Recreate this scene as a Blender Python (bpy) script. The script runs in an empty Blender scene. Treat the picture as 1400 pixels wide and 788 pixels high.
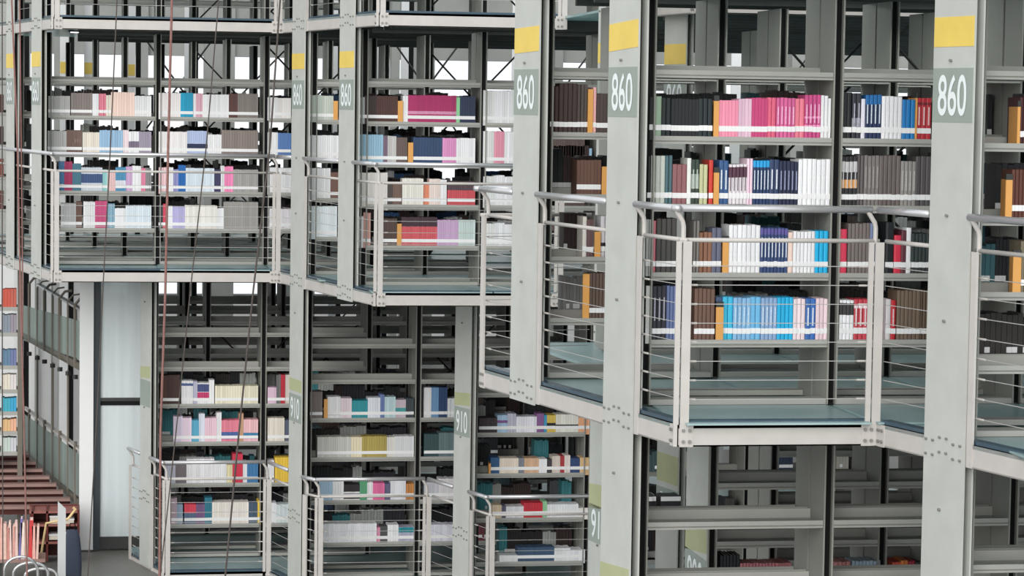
import bpy, math, random
import numpy as np
from mathutils import Vector, Matrix
random.seed(7)
C = bpy.context.scene.collection
S = bpy.context.scene
# ------------------------------------------------------------ camera, world, light, exposure
F, EYE = 3600.0, 1.53
YAW, ROLL, PITCH = math.radians(9.6), math.radians(.83), math.atan((394 - 147) / 3600.0)
fw = Vector((math.sin(YAW) * math.cos(PITCH), math.cos(YAW) * math.cos(PITCH), -math.sin(PITCH)))
rt = Vector((math.cos(YAW), -math.sin(YAW), 0)); up = rt.cross(fw)
cr, sr = math.cos(ROLL), math.sin(ROLL)
rt, up = cr * rt + sr * up, -sr * rt + cr * up
cam = bpy.data.cameras.new('camera'); co = bpy.data.objects.new('camera', cam); C.objects.link(co)
co.matrix_world = Matrix(((rt.x, up.x, -fw.x, 0), (rt.y, up.y, -fw.y, 0), (rt.z, up.z, -fw.z, EYE), (0, 0, 0, 1)))
cam.sensor_width = 36; cam.lens = 36 * F / 1400; cam.clip_start = .1; cam.clip_end = 200
cam.dof.use_dof = False
S.camera = co
w = bpy.data.worlds.new('world'); S.world = w; w.use_nodes = True
bg = w.node_tree.nodes['Background']; bg.inputs[0].default_value = (.93, .97, 1, 1); bg.inputs[1].default_value = .88
def sun(name, e, a, d, col):
    l = bpy.data.lights.new(name, 'SUN'); l.energy = e; l.angle = math.radians(a); l.color = col
    o = bpy.data.objects.new(name, l); C.objects.link(o); o.rotation_euler = Vector(d).to_track_quat('-Z', 'Y').to_euler()
sun('atrium_daylight', 1.6, 50, (.45, 1, -.42), (1, .975, .94))
S.view_settings.view_transform = 'Standard'; S.view_settings.look = 'None'
S.view_settings.gamma = 1; S.view_settings.use_curve_mapping = False
S.view_settings.exposure = .34
S.cycles.max_bounces = 6; S.cycles.diffuse_bounces = 4; S.cycles.use_denoising = True

# pixel helpers: where a sight line of the photograph meets a real plane of the building
def ray(x, y): return fw + rt * ((x - 700) / F) - up * ((y - 394) / F)
def atY(x, y, Y):
    d = ray(x, y); t = Y / d.y; return Vector((0, 0, EYE)) + d * t
def atZ(x, y, z):
    d = ray(x, y); t = (z - EYE) / d.z; return Vector((0, 0, EYE)) + d * t
def onL(x, y, p, d2):              # vertical plane through plan point p with plan direction d2
    d = ray(x, y); n = Vector((-d2[1], d2[0])); t = (n.x * p[0] + n.y * p[1]) / (n.x * d.x + n.y * d.y)
    return Vector((0, 0, EYE)) + d * t

# ------------------------------------------------------------ materials
def mat(name, col, rough=.6, metal=0, noise=.05, scale=6, spec=.5, bump=0):
    m = bpy.data.materials.new(name); m.use_nodes = True; nt = m.node_tree; b = nt.nodes['Principled BSDF']
    b.inputs['Roughness'].default_value = rough; b.inputs['Metallic'].default_value = metal
    b.inputs['Specular IOR Level'].default_value = spec
    if noise:
        g = nt.nodes.new('ShaderNodeNewGeometry'); n = nt.nodes.new('ShaderNodeTexNoise'); r = nt.nodes.new('ShaderNodeValToRGB')
        n.inputs['Scale'].default_value = scale; n.inputs['Detail'].default_value = 4
        nt.links.new(g.outputs['Position'], n.inputs['Vector']); nt.links.new(n.outputs[0], r.inputs[0])
        r.color_ramp.elements[0].position = .3; r.color_ramp.elements[1].position = .7
        r.color_ramp.elements[0].color = tuple(max(0, c * (1 - noise)) for c in col) + (1,)
        r.color_ramp.elements[1].color = tuple(min(1, c * (1 + noise)) for c in col) + (1,)
        nt.links.new(r.outputs[0], b.inputs['Base Color'])
    else: b.inputs['Base Color'].default_value = tuple(col) + (1,)
    return m
def L(r, g, b):                    # sRGB 0-255 to linear
    f = lambda c: (c / 255 / 12.92) if c <= 10 else ((c / 255 + .055) / 1.055) ** 2.4
    return (f(r), f(g), f(b))
M = {}
M['steel'] = mat('grey_painted_steel', L(191, 193, 187), .55, noise=.05)
M['beam'] = mat('pale_painted_steel', L(196, 191, 186), .5, noise=.05, scale=9)
M['panel'] = mat('shelf_panel_steel', L(146, 146, 139), .6, noise=.04)
M['shelf'] = mat('shelf_steel', L(166, 166, 160), .5, noise=.04)
M['black'] = mat('black_steel_and_gap_shade', L(16, 16, 17), .6, noise=0, spec=.2)  # also colours the webs, as painted shade between flanges
M['dark'] = mat('dark_steel', L(52, 54, 52), .6, noise=.05)
M['rail'] = mat('brushed_steel', L(205, 205, 207), .3, .55, noise=.03)
M['wire'] = mat('cable_steel', L(188, 186, 182), .4, .3, noise=0)
M['bolt'] = mat('bolt_steel', L(146, 144, 138), .5, .4, noise=0)
M['yellow'] = mat('yellow_tape', L(232, 202, 100), .6, noise=.05)
M['olive'] = mat('olive_tape', L(176, 180, 140), .6, noise=.05)
M['sign'] = mat('sign_vinyl', L(150, 160, 152), .6, noise=.04)
M['digit'] = mat('white_lettering', L(232, 238, 238), .6, noise=0)
M['white'] = mat('white_paint', L(232, 233, 233), .5, noise=.02)
M['rubber'] = mat('glass_edge', L(62, 84, 98), .25, noise=.1)
M['under'] = mat('slab_underside_shade', L(66, 70, 67), .6, noise=.08)  # darkened so deck undersides carry their shade in the colour
M['brown'] = mat('brown_timber', L(150, 120, 112), .5, noise=.1)
M['redwood'] = mat('dark_red_timber', L(96, 34, 28), .5, noise=.15)
M['bronze'] = mat('bronze_rail_paint', L(112, 106, 96), .5, noise=.08)
M['ground'] = mat('grey_floor', L(112, 110, 105), .45, noise=.08, scale=2)
M['wallg'] = mat('grey_wall', L(160, 162, 158), .8, noise=.12, scale=1.5)
M['orange'] = mat('orange_bookend', L(226, 164, 88), .5, noise=.04)
M['page'] = mat('book_pages', L(214, 206, 190), .8, noise=.04, scale=40)
M['lab'] = mat('spine_label', L(240, 240, 240), .6, noise=.02)
M['rope1'] = mat('reddish_rope', L(140, 100, 94), .8, noise=.15, scale=60)
M['rope2'] = mat('dark_rope', L(82, 74, 70), .8, noise=.15, scale=60)
M['chrome'] = mat('chrome_tube', L(200, 200, 200), .2, .8, noise=0)
M['pale'] = mat('pale_pages', L(236, 205, 195), .8, noise=.15, scale=30)
def glassfloor():
    m = bpy.data.materials.new('teal_glass_floor'); m.use_nodes = True; nt = m.node_tree; b = nt.nodes['Principled BSDF']; out = nt.nodes['Material Output']
    g = nt.nodes.new('ShaderNodeNewGeometry'); n = nt.nodes.new('ShaderNodeTexNoise'); r = nt.nodes.new('ShaderNodeValToRGB')
    n.inputs['Scale'].default_value = 2.2; n.inputs['Detail'].default_value = 5
    nt.links.new(g.outputs['Position'], n.inputs['Vector']); nt.links.new(n.outputs[0], r.inputs[0])
    r.color_ramp.elements[0].position = .35; r.color_ramp.elements[1].position = .65
    r.color_ramp.elements[0].color = L(184, 208, 208) + (1,); r.color_ramp.elements[1].color = L(206, 228, 230) + (1,)
    nt.links.new(r.outputs[0], b.inputs['Base Color']); b.inputs['Roughness'].default_value = .24
    t = nt.nodes.new('ShaderNodeBsdfTranslucent'); t.inputs[0].default_value = L(170, 200, 200) + (1,)
    mx = nt.nodes.new('ShaderNodeMixShader'); mx.inputs[0].default_value = .38
    nt.links.new(b.outputs[0], mx.inputs[1]); nt.links.new(t.outputs[0], mx.inputs[2]); nt.links.new(mx.outputs[0], out.inputs[0])
    return m
M['teal'] = glassfloor()
def pane_mat(name, tint, dens, col=(225, 235, 238)):
    m = bpy.data.materials.new(name); m.use_nodes = True; nt = m.node_tree; out = nt.nodes['Material Output']; b = nt.nodes['Principled BSDF']
    b.inputs['Base Color'].default_value = L(*col) + (1,); b.inputs['Roughness'].default_value = .15
    t = nt.nodes.new('ShaderNodeBsdfTransparent'); t.inputs[0].default_value = L(*tint) + (1,)
    n = nt.nodes.new('ShaderNodeTexNoise'); g = nt.nodes.new('ShaderNodeNewGeometry'); mp = nt.nodes.new('ShaderNodeMapping')
    mp.inputs['Scale'].default_value = (9, 9, .5); n.inputs['Scale'].default_value = 1
    mm = nt.nodes.new('ShaderNodeMath'); mm.operation = 'MULTIPLY_ADD'; mm.inputs[1].default_value = .5; mm.inputs[2].default_value = dens - .25
    nt.links.new(g.outputs['Position'], mp.inputs[0]); nt.links.new(mp.outputs[0], n.inputs['Vector']); nt.links.new(n.outputs[0], mm.inputs[0])
    mx = nt.nodes.new('ShaderNodeMixShader'); nt.links.new(mm.outputs[0], mx.inputs[0])
    nt.links.new(t.outputs[0], mx.inputs[1]); nt.links.new(b.outputs[0], mx.inputs[2]); nt.links.new(mx.outputs[0], out.inputs[0])
    return m
M['pane'] = pane_mat('pale_reflecting_glass', (215, 228, 228), .72, (236, 244, 246))
M['pane2'] = pane_mat('green_tinted_glass', (200, 215, 208), .6, (176, 190, 184))

# ------------------------------------------------------------ mesh helpers
class MB:
    def __init__(s): s.v = []; s.f = []; s.c = []
    def quadbox(s, pts, col=None):  # 8 points: bottom loop 4, top loop 4
        b = len(s.v); s.v += [tuple(p) for p in pts]
        s.f += [(b, b+3, b+2, b+1), (b+4, b+5, b+6, b+7), (b, b+1, b+5, b+4), (b+1, b+2, b+6, b+5), (b+2, b+3, b+7, b+6), (b+3, b, b+4, b+7)]
        s.c += [col] * 6; return s
    def box(s, x0, x1, y0, y1, z0, z1, col=None):
        return s.quadbox([(x0, y0, z0), (x1, y0, z0), (x1, y1, z0), (x0, y1, z0), (x0, y0, z1), (x1, y0, z1), (x1, y1, z1), (x0, y1, z1)], col)
    def obox(s, p, d, n, l0, l1, w0, w1, z0, z1):  # oriented in plan: along d, across n
        P = lambda a, b, z: (p[0] + d[0]*a + n[0]*b, p[1] + d[1]*a + n[1]*b, z)
        q = [P(l0, w0, z0), P(l0, w1, z0), P(l1, w1, z0), P(l1, w0, z0), P(l0, w0, z1), P(l0, w1, z1), P(l1, w1, z1), P(l1, w0, z1)]
        return s.quadbox(q)
    def bar(s, a, b, r, n=8, taper=1):
        a, b = Vector(a), Vector(b); d = (b - a).normalized(); u = d.cross(Vector((0, 0, 1)))
        if u.length < .01: u = d.cross(Vector((1, 0, 0)))
        u.normalize(); v = d.cross(u); k = len(s.v)
        for p, rr in ((a, r), (b, r * taper)):
            for i in range(n):
                t = 2 * math.pi * i / n; s.v.append(tuple(p + u * (rr * math.cos(t)) + v * (rr * math.sin(t))))
        for i in range(n): j = (i + 1) % n; s.f.append((k + i, k + j, k + n + j, k + n + i)); s.c.append(None)
        s.f.append(tuple(range(k + n - 1, k - 1, -1))); s.f.append(tuple(range(k + n, k + 2 * n))); s.c += [None, None]
        return s
    def path(s, pts, r, n=8):
        pts = [Vector(p) for p in pts]; k = len(s.v); u = None
        for i, p in enumerate(pts):
            t = ((pts[min(i + 1, len(pts) - 1)] - p).normalized() + (p - pts[max(i - 1, 0)]).normalized()).normalized()
            if u is None: u = t.cross(Vector((0, 0, 1))); u = u if u.length > .05 else t.cross(Vector((0, 1, 0)))
            u = (u - t * u.dot(t)).normalized(); v = t.cross(u)
            for j in range(n): a = 2 * math.pi * j / n; s.v.append(tuple(p + u * (r * math.cos(a)) + v * (r * math.sin(a))))
        for i in range(len(pts) - 1):
            for j in range(n): j2 = (j + 1) % n; s.f.append((k + i * n + j, k + i * n + j2, k + (i + 1) * n + j2, k + (i + 1) * n + j)); s.c.append(None)
        return s
    def poly(s, pts, z0, z1):
        n = len(pts); k = len(s.v); s.v += [(p[0], p[1], z0) for p in pts] + [(p[0], p[1], z1) for p in pts]
        s.f += [tuple(range(k + n - 1, k - 1, -1)), tuple(range(k + n, k + 2 * n))] + [(k + i, k + (i + 1) % n, k + n + (i + 1) % n, k + n + i) for i in range(n)]
        s.c += [None] * (n + 2); return s
    def mesh(s, name, m):
        me = bpy.data.meshes.new(name); me.from_pydata(s.v, [], s.f); me.update()
        if m: me.materials.append(M[m] if isinstance(m, str) else m)
        return me
    def build(s, name, m, parent=None, smooth=False):
        me = s.mesh(name, m)
        if smooth: me.polygons.foreach_set('use_smooth', [True] * len(me.polygons))
        return link(name, me, parent)
def link(name, data, parent=None):
    o = bpy.data.objects.new(name, data); C.objects.link(o)
    if parent:
        o.parent = parent
        if not parent.get('_local'): o.matrix_parent_inverse = parent_inv(parent)
    return o
def parent_inv(p):
    m = Matrix.Translation(Vector(p.location)) if p.parent is None else Matrix.Identity(4)
    return m.inverted()
used_labels = set()
def tag(o, label, cat=None, group=None, kind=None):
    o['label'] = label
    if cat: o['category'] = cat
    if group: o['group'] = group
    if kind: o['kind'] = kind
    return o
def empty(name, loc, label, cat, group=None, kind=None):
    o = bpy.data.objects.new(name, None); C.objects.link(o); o.location = loc; o.empty_display_size = .05
    return tag(o, label, cat, group, kind)
def struct(o, label=None):
    o['kind'] = 'structure'
    if label: o['label'] = label
    return o
ORD = ['first', 'second', 'third', 'fourth', 'fifth', 'sixth', 'seventh', 'eighth', 'ninth', 'tenth', 'eleventh', 'twelfth']

# ------------------------------------------------------------ structure: plan of the hanging decks
DG = Vector((-.19, .982)); DN = Vector((.982, .19))          # facade diagonal and its normal
P1, P2, P3 = (3.965, 12.52), (2.95, 12.52), (2.405, 15.30)
P0 = (4.50, 10.2)
B1, B2, B3 = (4.05, 21.5), (2.50, 21.5), (1.92, 24.3)
L1_, L2_, L3_ = (1.92, 24.3), (-.135, 24.3), (-.86, 27.9)
deck_near = [P0, (9.0, 10.2), (9.0, 17.0), (2.95, 17.0), (3.1, 15.45), P3, P2, P1]
deck_mid = [(4.0, 18.3), (4.15, 17.3), (9.5, 17.3), (9.5, 21.5), B1]
deck_far = [B1, (10, 21.5), (11, 31), (-1.6, 31), L3_, L2_, L1_, B2]
HL = 2.86                                   # height of the lower storey
deck_low = [(9.5, 22.1)] + [(lambda q: (q.x, q.y))(atY(px, 634, Y)) for px, Y in ((669, 22.1), (588, 23.25), (434, 23.25), (369, 24.45), (225, 24.45))]
deck_low += [(deck_low[-1][0] - .27, 25.7), (deck_low[-1][0] - .2, 31), (9.5, 31)]
H = 2.3
def slab(pts, z, label):
    o = struct(MB().poly(pts, z - .03, z - .012).build('floor', 'teal'), label)
    return o
def joists(root, xs0, xs1, ys, z):
    for y in ys: MB().box(xs0, xs1, y, y + .05, z - .115, z - .032).build('floor_joist', 'under', root)
f0 = slab(deck_near, 0, 'teal glass deck of the near bookcases at middle level')
joists(f0, 3.3, 8.9, [13.3, 13.8, 14.7, 15.2], 0)
f0m = slab(deck_mid, 0, 'teal glass deck behind the near bookcases at middle level'); joists(f0m, 4.3, 9.4, [18.9, 19.4, 20.3, 20.8], 0)
f0f = slab(deck_far, 0, 'teal glass deck of the far bookcases at middle level'); joists(f0f, 2.6, 9.9, [22.3, 22.8, 23.7, 24.2], 0); joists(f0f, .1, 9.9, [25.1, 25.6, 26.5, 27], 0)
f1 = slab(deck_near, H, 'glass deck over the near bookcases'); joists(f1, 4.3, 8.9, [11.9, 12.4], H); joists(f1, 3.2, 8.9, [12.9, 13.3, 13.8, 14.3, 14.7, 15.2, 16.0, 16.6], H)
f1m = slab(deck_mid, H, 'glass deck over the bookcases behind the near ones'); joists(f1m, 4.3, 9.4, [18.2, 18.9, 19.4, 20.3, 20.8], H)
f1f = slab(deck_far, H, 'upper glass deck of the far bookcases'); joists(f1f, 2.7, 9.9, [21.9, 22.3, 22.8, 23.7, 24.2], H); joists(f1f, .1, 9.9, [24.7, 25.1, 25.6, 26.5, 27, 28, 28.6, 29.4], H)
# lower decks stand on the ground floor
struct(MB().box(-30, 40, -6, 60, -3.1, -2.88).build('floor', 'ground'), 'dark grey ground floor of the hall')
fl = slab(deck_low, -HL + .03, 'teal glass deck of the lower bookcases'); joists(fl, 2.9, 9.4, [23.1], -HL + .1)
fl2 = slab([(x, y) for x, y in deck_near], -HL + .03, 'teal glass deck under the near bookcases')
# ground floor seen between the decks: tiles give the deck its joints
def tiles(root, rowY, x0, n, z, pitch=1.02, shift=.2):
    me = MB().quadbox([(0.008, -.80, 0), (pitch - .008, -.80, 0), (pitch - .008 - .0, -.02, 0), (.008, -.02, 0), (.008, -.80, .010), (pitch - .008, -.80, .010), (pitch - .008, -.02, .010), (.008, -.02, .010)]).mesh('glass_panel', 'teal')
    for i in range(n):
        o = link('glass_panel', me, root); o.location = (x0 + i * pitch, rowY, z - .010)
for n in range(-1, 3): tiles(f0, 13.27 + 1.38 * n, 3.95 - .28 * n + (0 if n < 0 else 0), 4, 0)
tiles(f0, 13.27, 2.98, 1, 0, pitch=.95)
for k, y in enumerate((22.3, 23.7)): tiles(f0f, y, 3.48 - .3 * k - 1.02, 5, 0)
for k, y in enumerate((25.1, 26.5, 27.9)): tiles(f0f, y, .83 - .28 * k - 0.0, 6, 0)
tiles(f0m, 18.95, 4.6, 4, 0); tiles(f0m, 20.35, 4.4, 4, 0)

# ------------------------------------------------------------ facade: edge beams, railings, columns
def nrm(a, b):
    v = Vector((b[0] - a[0], b[1] - a[1])); l = v.length; return v / l, l
def edge_beam(a, b, z, label, bolts=True):
    d, l = nrm(a, b); n = Vector((d.y, -d.x))            # n points to the interior when a->b runs leftwards/away ... fixed below
    if n.x * 1 + n.y * .6 < 0: n = -n
    mb = MB(); mb.obox(a, d, n, 0, l, 0, .008, z - .12, z - .012)          # web plate
    mb.obox(a, d, n, 0, l, 0, .06, z - .018, z - .012); mb.obox(a, d, n, 0, l, 0, .06, z - .12, z - .113)
    o = struct(mb.build('edge_beam', 'beam'), label)
    MB().obox(a, d, n, .02, l - .02, .012, .07, z - .010, z + .008).build('glass_edge', 'rubber', o)
    if bolts:
        for e in (.045, l - .045):
            MB().obox(a, d, n, e - .035, e + .035, -.004, .0, z - .122, z - .012).build('gusset_plate', 'beam', o)
            for q in (-.016, .016):
                for zz in (z - .04, z - .095):
                    p = Vector((a[0] + d.x * (e + q), a[1] + d.y * (e + q), zz)); m = Vector((n.x, n.y, 0))
                    MB().bar(p - m * .014, p, .009, 6).build('bolt', 'bolt', o)
    return o
def railing(a, b, z, label, group, cut=None, leftpost=True, rightpost=True, cables=8):
    """railing between plan points a (right/near end) and b; handrail leans outwards over bent brackets"""
    d, l = nrm(a, b); n = Vector((d.y, -d.x))
    if n.x + n.y * .6 < 0: n = -n
    root = empty('balcony_railing', ((a[0] + b[0]) / 2, (a[1] + b[1]) / 2, z), label, 'railing', group)
    P = lambda s, o, zz, dx=0: Vector((a[0] + d.x * s + n.x * o + dx, a[1] + d.y * s + n.y * o, z + zz))
    MB().bar(P(-.0, .03, 1.05, -.04), P(l, .03, 1.05, -.04), .018, 10).build('handrail', 'rail', root, True)
    MB().bar(P(0, .03, .895), P(l, .03, .895), .011, 8).build('mid_rail', 'beam', root, True)
    me = None
    ends = ([.02] if rightpost else []) + ([l - .02] if leftpost else [])
    for e in ends:
        MB().obox(a, d, n, e - .036, e + .008, -.006, .006, z - .12, z + .89).obox(a, d, n, e + .014, e + .04, .0, .012, z - .12, z + .89).build('post', 'beam', root)
        MB().path([P(e, .03, 1.04, -.04), P(e, .03, .985, -.005), P(e, .03, .96), P(e, .03, .88)], .012, 8).build('bracket', 'beam', root)
        sg_ = 1 if e < l / 2 else -1; dv = Vector((d.x, d.y, 0)) * sg_; cm = MB().bar(dv * .0, dv * (.075 if sg_ < 0 else .08), .0055, 6).mesh('cable_clamp', 'beam')
        for k in range(cables):
            o = link('cable_clamp', cm, root); o.location = P(e, .03, .11 + k * .094)
    for k in range(cables):
        MB().bar(P(0, .03, .11 + k * .094), P(l, .03, .11 + k * .094), .0022, 5).build('cable', 'wire', root)
    return root
# digits drawn as one flat lettering mesh per number (condensed stencil numerals)
def number_mesh(txt, wdt, hgt, d):
    key = ('num', txt, round(wdt, 3), round(hgt, 3))
    if key in M: return M[key]
    cu = bpy.data.curves.new('number', 'FONT'); cu.body = txt; cu.size = 1; cu.extrude = .0; cu.offset = .012
    cu.align_x = 'CENTER'; cu.align_y = 'CENTER'
    o = bpy.data.objects.new('tmp', cu); C.objects.link(o)
    dg = bpy.context.evaluated_depsgraph_get(); me = bpy.data.meshes.new_from_object(o.evaluated_get(dg))
    bpy.data.objects.remove(o)
    vs = np.array([v.co[:] for v in me.vertices]); mn, mx = vs.min(0), vs.max(0); c = (mn + mx) / 2; s = (mx - mn)
    for v in me.vertices:
        a = (v.co.x - c[0]) / s[0] * wdt; b = (v.co.y - c[1]) / s[1] * hgt
        v.co = (a * d[0], a * d[1], b)
    me.materials.clear(); me.materials.append(M['digit']); M[key] = me
    return me
def column(p, W, z0, z1, label, bands=(), signs=(), dirn=DG, gap=.036, group='steel facade columns', slant=0, thin=False):
    """two flange plates with a recessed web, painted black as the shade between them; p is the near end of the outer flange"""
    d = Vector(dirn).normalized(); n = Vector((d.y, -d.x)); t = .010
    t = .003 if thin else t; root = empty('steel_column', (p[0], p[1], max(z0, -2.4)), label, 'column', group)
    MB().obox(p, d, n, 0, W, 0, t, z0, z1).build('front_flange', 'steel', root)
    if not thin:
        MB().obox(p, d, n, 0, W, t + gap, 2 * t + gap, z0, z1).build('rear_flange', 'steel', root)
        MB().obox(p, d, n, W * .18, W * .5, t, t + gap, z0, z1).build('web', 'black', root)  # black colour stands in for shade in the flange gap
    for (za, zb, m) in bands:
        q = MB(); P = lambda s, zz: (p[0] + d.x * s - n.x * .002, p[1] + d.y * s - n.y * .002, zz)
        R = lambda s, zz: (p[0] + d.x * s, p[1] + d.y * s, zz)
        q.quadbox([P(.004, za), R(.004, za), R(W - .004, za - slant), P(W - .004, za - slant), P(.004, zb), R(.004, zb), R(W - .004, zb - slant), P(W - .004, zb - slant)])
        q.build('colour_band', m, root)
    for (za, zb, txt) in signs:
        sg = MB().obox(p, d, n, .003, W - .003, -.002, 0, za, zb).build('number_sign', 'sign', root)
        if txt:
            me = number_mesh(txt, W * .70, (zb - za) * .76, (-d.x, -d.y)); o = link('numerals', me, sg)
            o.location = (p[0] + d.x * W * .5 - n.x * .004, p[1] + d.y * W * .5 - n.y * .004, (za + zb) / 2)
            o.matrix_parent_inverse = Matrix.Identity(4); sg.matrix_parent_inverse = parent_inv(root)
    for zc in (-1.35, -.35, .55, 1.78, 1.05):
        if z0 < zc < z1:
            c = Vector((p[0] + d.x * W * .55, p[1] + d.y * W * .55, zc)); m = Vector((n.x, n.y, 0))
            MB().bar(c - m * .012, c, .008, 6).build('bolt', 'bolt', root)
    for zc in (-.06, 2.24, -2.2):      # riveted splice where the deck beams meet the column
        if z0 < zc < z1:
            mb = MB()
            for i in range(6):
                for j in range(2):
                    c = Vector((p[0] + d.x * W * (.08 + .17 * i), p[1] + d.y * W * (.08 + .17 * i), zc - .035 + .07 * j + (.02 if i in (2, 3) else 0))); m = Vector((n.x, n.y, 0))
                    mb.bar(c - m * .010, c, .007, 5)
            mb.build('splice_bolts', 'bolt', root)
    return root
UP = [(1.845, 1.985, 'yellow')]; UPS = [(1.49, 1.745, '860')]
def on_diag(px_l, px_r, y, a, b):
    d, _ = nrm(a, b); l = onL(px_l, y, a, d); r = onL(px_r, y, a, d)
    return (r.x, r.y), (Vector((l.x - r.x, l.y - r.y))).length, d
def fcol(pl, pr, y, a, b, z0, z1, label, bands=UP, signs=UPS, slant=0):
    p, W, d = on_diag(pl, pr, y, a, b); n = Vector((d.y, -d.x)); q = (p[0] - n.x * .012, p[1] - n.y * .012)
    return column(q, W, z0, z1, label, bands, signs, dirn=d, slant=slant)
C1 = fcol(1267, 1322, 570, P0, P1, -2.86, 4.6, 'grey steel column numbered 860 nearest the right edge', slant=-.0)
C2 = fcol(827, 867, 560, P2, P3, -2.86, 4.6, 'grey steel column numbered 860 left of the near bookcase with the pink volumes', UP + [(-.97, -.82, 'olive')], UPS + [(-1.35, -1.1, '900')], slant=.02)
C3 = fcol(699.5, 733, 530, P2, P3, -.13, 4.6, 'grey steel column numbered 860 ending at the deck edge, second from the near bookcases', slant=.01)
C4 = fcol(463, 483, 380, B2, B3, -.13, 4.6, 'grey steel column numbered 860 on the far deck, right one of two', slant=0)
LB = [(-1.06, -.95, 'olive')]
LS = [(-1.34, -1.09, '910')]
C5 = fcol(398.5, 415.5, 380, B2, B3, -2.86, 4.6, 'grey steel column numbered 860 above and 910 below, between the lower balconies', UP + LB, UPS + LS)
C6 = fcol(44.5, 57, 250, L2_, L3_, -.13, 4.6, 'pale steel column beside the corner post at the far left')
C7 = fcol(10, 20, 250, L2_, L3_, -.13, 4.6, 'pale steel column closest to the left edge')
column((3.50, 16.7), .38, -2.86, -.12, 'grey column numbered 910 half hidden behind the tall near column', [(-1.09, -.93, 'olive')], LS, slant=.03, dirn=DG)
la, lb, lc, ld, le, lf = [(lambda q: (q.x, q.y))(atY(px, 634, Y)) for px, Y in ((225, 24.45), (369, 24.45), (434, 23.25), (588, 23.25), (669, 22.1), (830, 22.1))]
lz = (lambda q: (q.x, q.y))(atY(177, 634, 25.5))
fcol(621, 642.5, 700, le, ld, -2.86, -.12, 'grey column numbered 910 between the middle and right lower balconies', LB, LS, slant=.02)
fcol(192.5, 206.5, 700, la, lz, -2.86, -.12, 'grey column left of the leftmost lower balcony beside the glass wall', LB, [(-1.34, -1.09, '')], slant=.02)
def pcol(px, y, Y, W, z0, z1, label, bands, signs):
    p = atY(px, y, Y); column((p.x, p.y), W, z0, z1, label, bands, signs, group='columns behind the near bookcases')
pcol(938, 80, 17.7, .37, -2.86, 4.6, 'column numbered 860 seen above the dark volumes of the near bookcase', UP + [(-1.08, -.88, 'olive')], UPS + [(-1.38, -1.12, '910')])
pcol(848, 80, 17.6, .4, -2.4, 4.6, 'column numbered 860 partly hidden behind the tall near column', UP, UPS)
e_ = column((3.642, 14.665), .53, -2.86, -.12, 'end panel numbered 900 behind the empty shelf under the near deck', [(-1.03, -.89, 'olive')], [(-1.33, -1.07, '900')], dirn=(0, 1), thin=True, slant=.05)
# beams
for z, lev in ((0, 'middle'), (H, 'upper')):
    for a, b, t in ((P0, P1, 'near deck right of the corner post'), (P1, P2, 'near deck front'), (P2, P3, 'near deck receding side'), (B1, B2, 'far deck front on the right'),
                    (B2, B3, 'far deck receding side'), (L1_, L2_, 'far deck front on the left'), (L2_, L3_, 'far deck side at the left edge'), ((4.0, 18.3), (4.15, 17.3), 'deck behind the near bookcases, side'), ((4.15, 17.3), (9.4, 17.3), 'deck behind the near bookcases, front')):
        edge_beam(a, b, z, 'pale steel beam, %s, %s level' % (t, lev))
for a, b, t in ((lf, le, 'right'), (le, ld, 'right side'), (ld, lc, 'middle'), (lc, lb, 'middle side'), (lb, la, 'left'), (la, lz, 'left side')):
    edge_beam(a, b, -HL + .03, 'pale steel beam under the %s lower balcony' % t, False)
G = 'cable railings of the decks'
# deck railings; receding sides are split where columns interrupt them
def cut(a, b, px, y):
    d, _ = nrm(a, b); q = onL(px, y, a, d); return (q.x, q.y)
railing(P1, P2, 0, 'cable railing across the front of the near bookcase, middle level', G)
railing(cut(P1, P0, 1267, 570), P1, 0, 'short cable railing between the near corner post and the widest column', G, leftpost=False, rightpost=False)
railing(P0, cut(P0, P1, 1322, 570), 0, 'cable railing right of the widest column', G, rightpost=False)
railing(P2, cut(P2, P3, 867, 560), 0, 'short cable railing right of the tall near column', G, rightpost=False)
railing(cut(P2, P3, 827, 560), cut(P2, P3, 733, 530), 0, 'cable railing between two near columns', G, rightpost=False)
railing(cut(P2, P3, 699.5, 530), P3, 0, 'cable railing at the far end of the near deck', G, rightpost=False)
railing((P3[0] + .0, P3[1]), (3.1, 15.45), 0, 'cable railing at the back corner of the near deck', G, rightpost=False, leftpost=False)
for z, nm in ((0, 'middle'), (H, 'upper')):
    railing(B1, B2, z, 'cable railing on the front of the far deck right part, %s level' % nm, G)
    railing(B2, cut(B2, B3, 483, 380), z, 'short cable railing right of the far numbered columns, %s level' % nm, G, rightpost=False, leftpost=False)
    railing(cut(B2, B3, 463, 380), cut(B2, B3, 415.5, 380), z, 'cable railing between the two far numbered columns, %s level' % nm, G, rightpost=False)
    railing(cut(B2, B3, 398.5, 380), B3, z, 'short cable railing left of the far numbered columns, %s level' % nm, G, rightpost=False, leftpost=False)
    railing(L1_, L2_, z, 'long cable railing on the front of the far deck left part, %s level' % nm, G)
    railing(L2_, L3_, z, 'cable railing along the far deck at the left edge, %s level' % nm, G, rightpost=False)
zl = -HL
railing(lf, le, zl, 'cable railing of the right lower balcony', G)
railing(le, cut(le, ld, 642.5, 700), zl, 'short cable railing right of the right lower column', G, rightpost=False)
railing(cut(le, ld, 621, 700), ld, zl, 'short cable railing left of the right lower column', G, rightpost=False, leftpost=False)
railing(ld, lc, zl, 'cable railing of the middle lower balcony', G)
railing(lc, cut(B2, B3, 415, 700), zl, 'short cable railing right of the left lower column', G, rightpost=False)
railing(cut(B2, B3, 395, 700), lb, zl, 'short cable railing left of the left lower column', G, rightpost=False, leftpost=False)
railing(lb, la, zl, 'cable railing of the left lower balcony', G)
railing(la, cut(la, lz, 206.5, 700), zl, 'short cable railing right of the leftmost lower column', G, rightpost=False)
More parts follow.
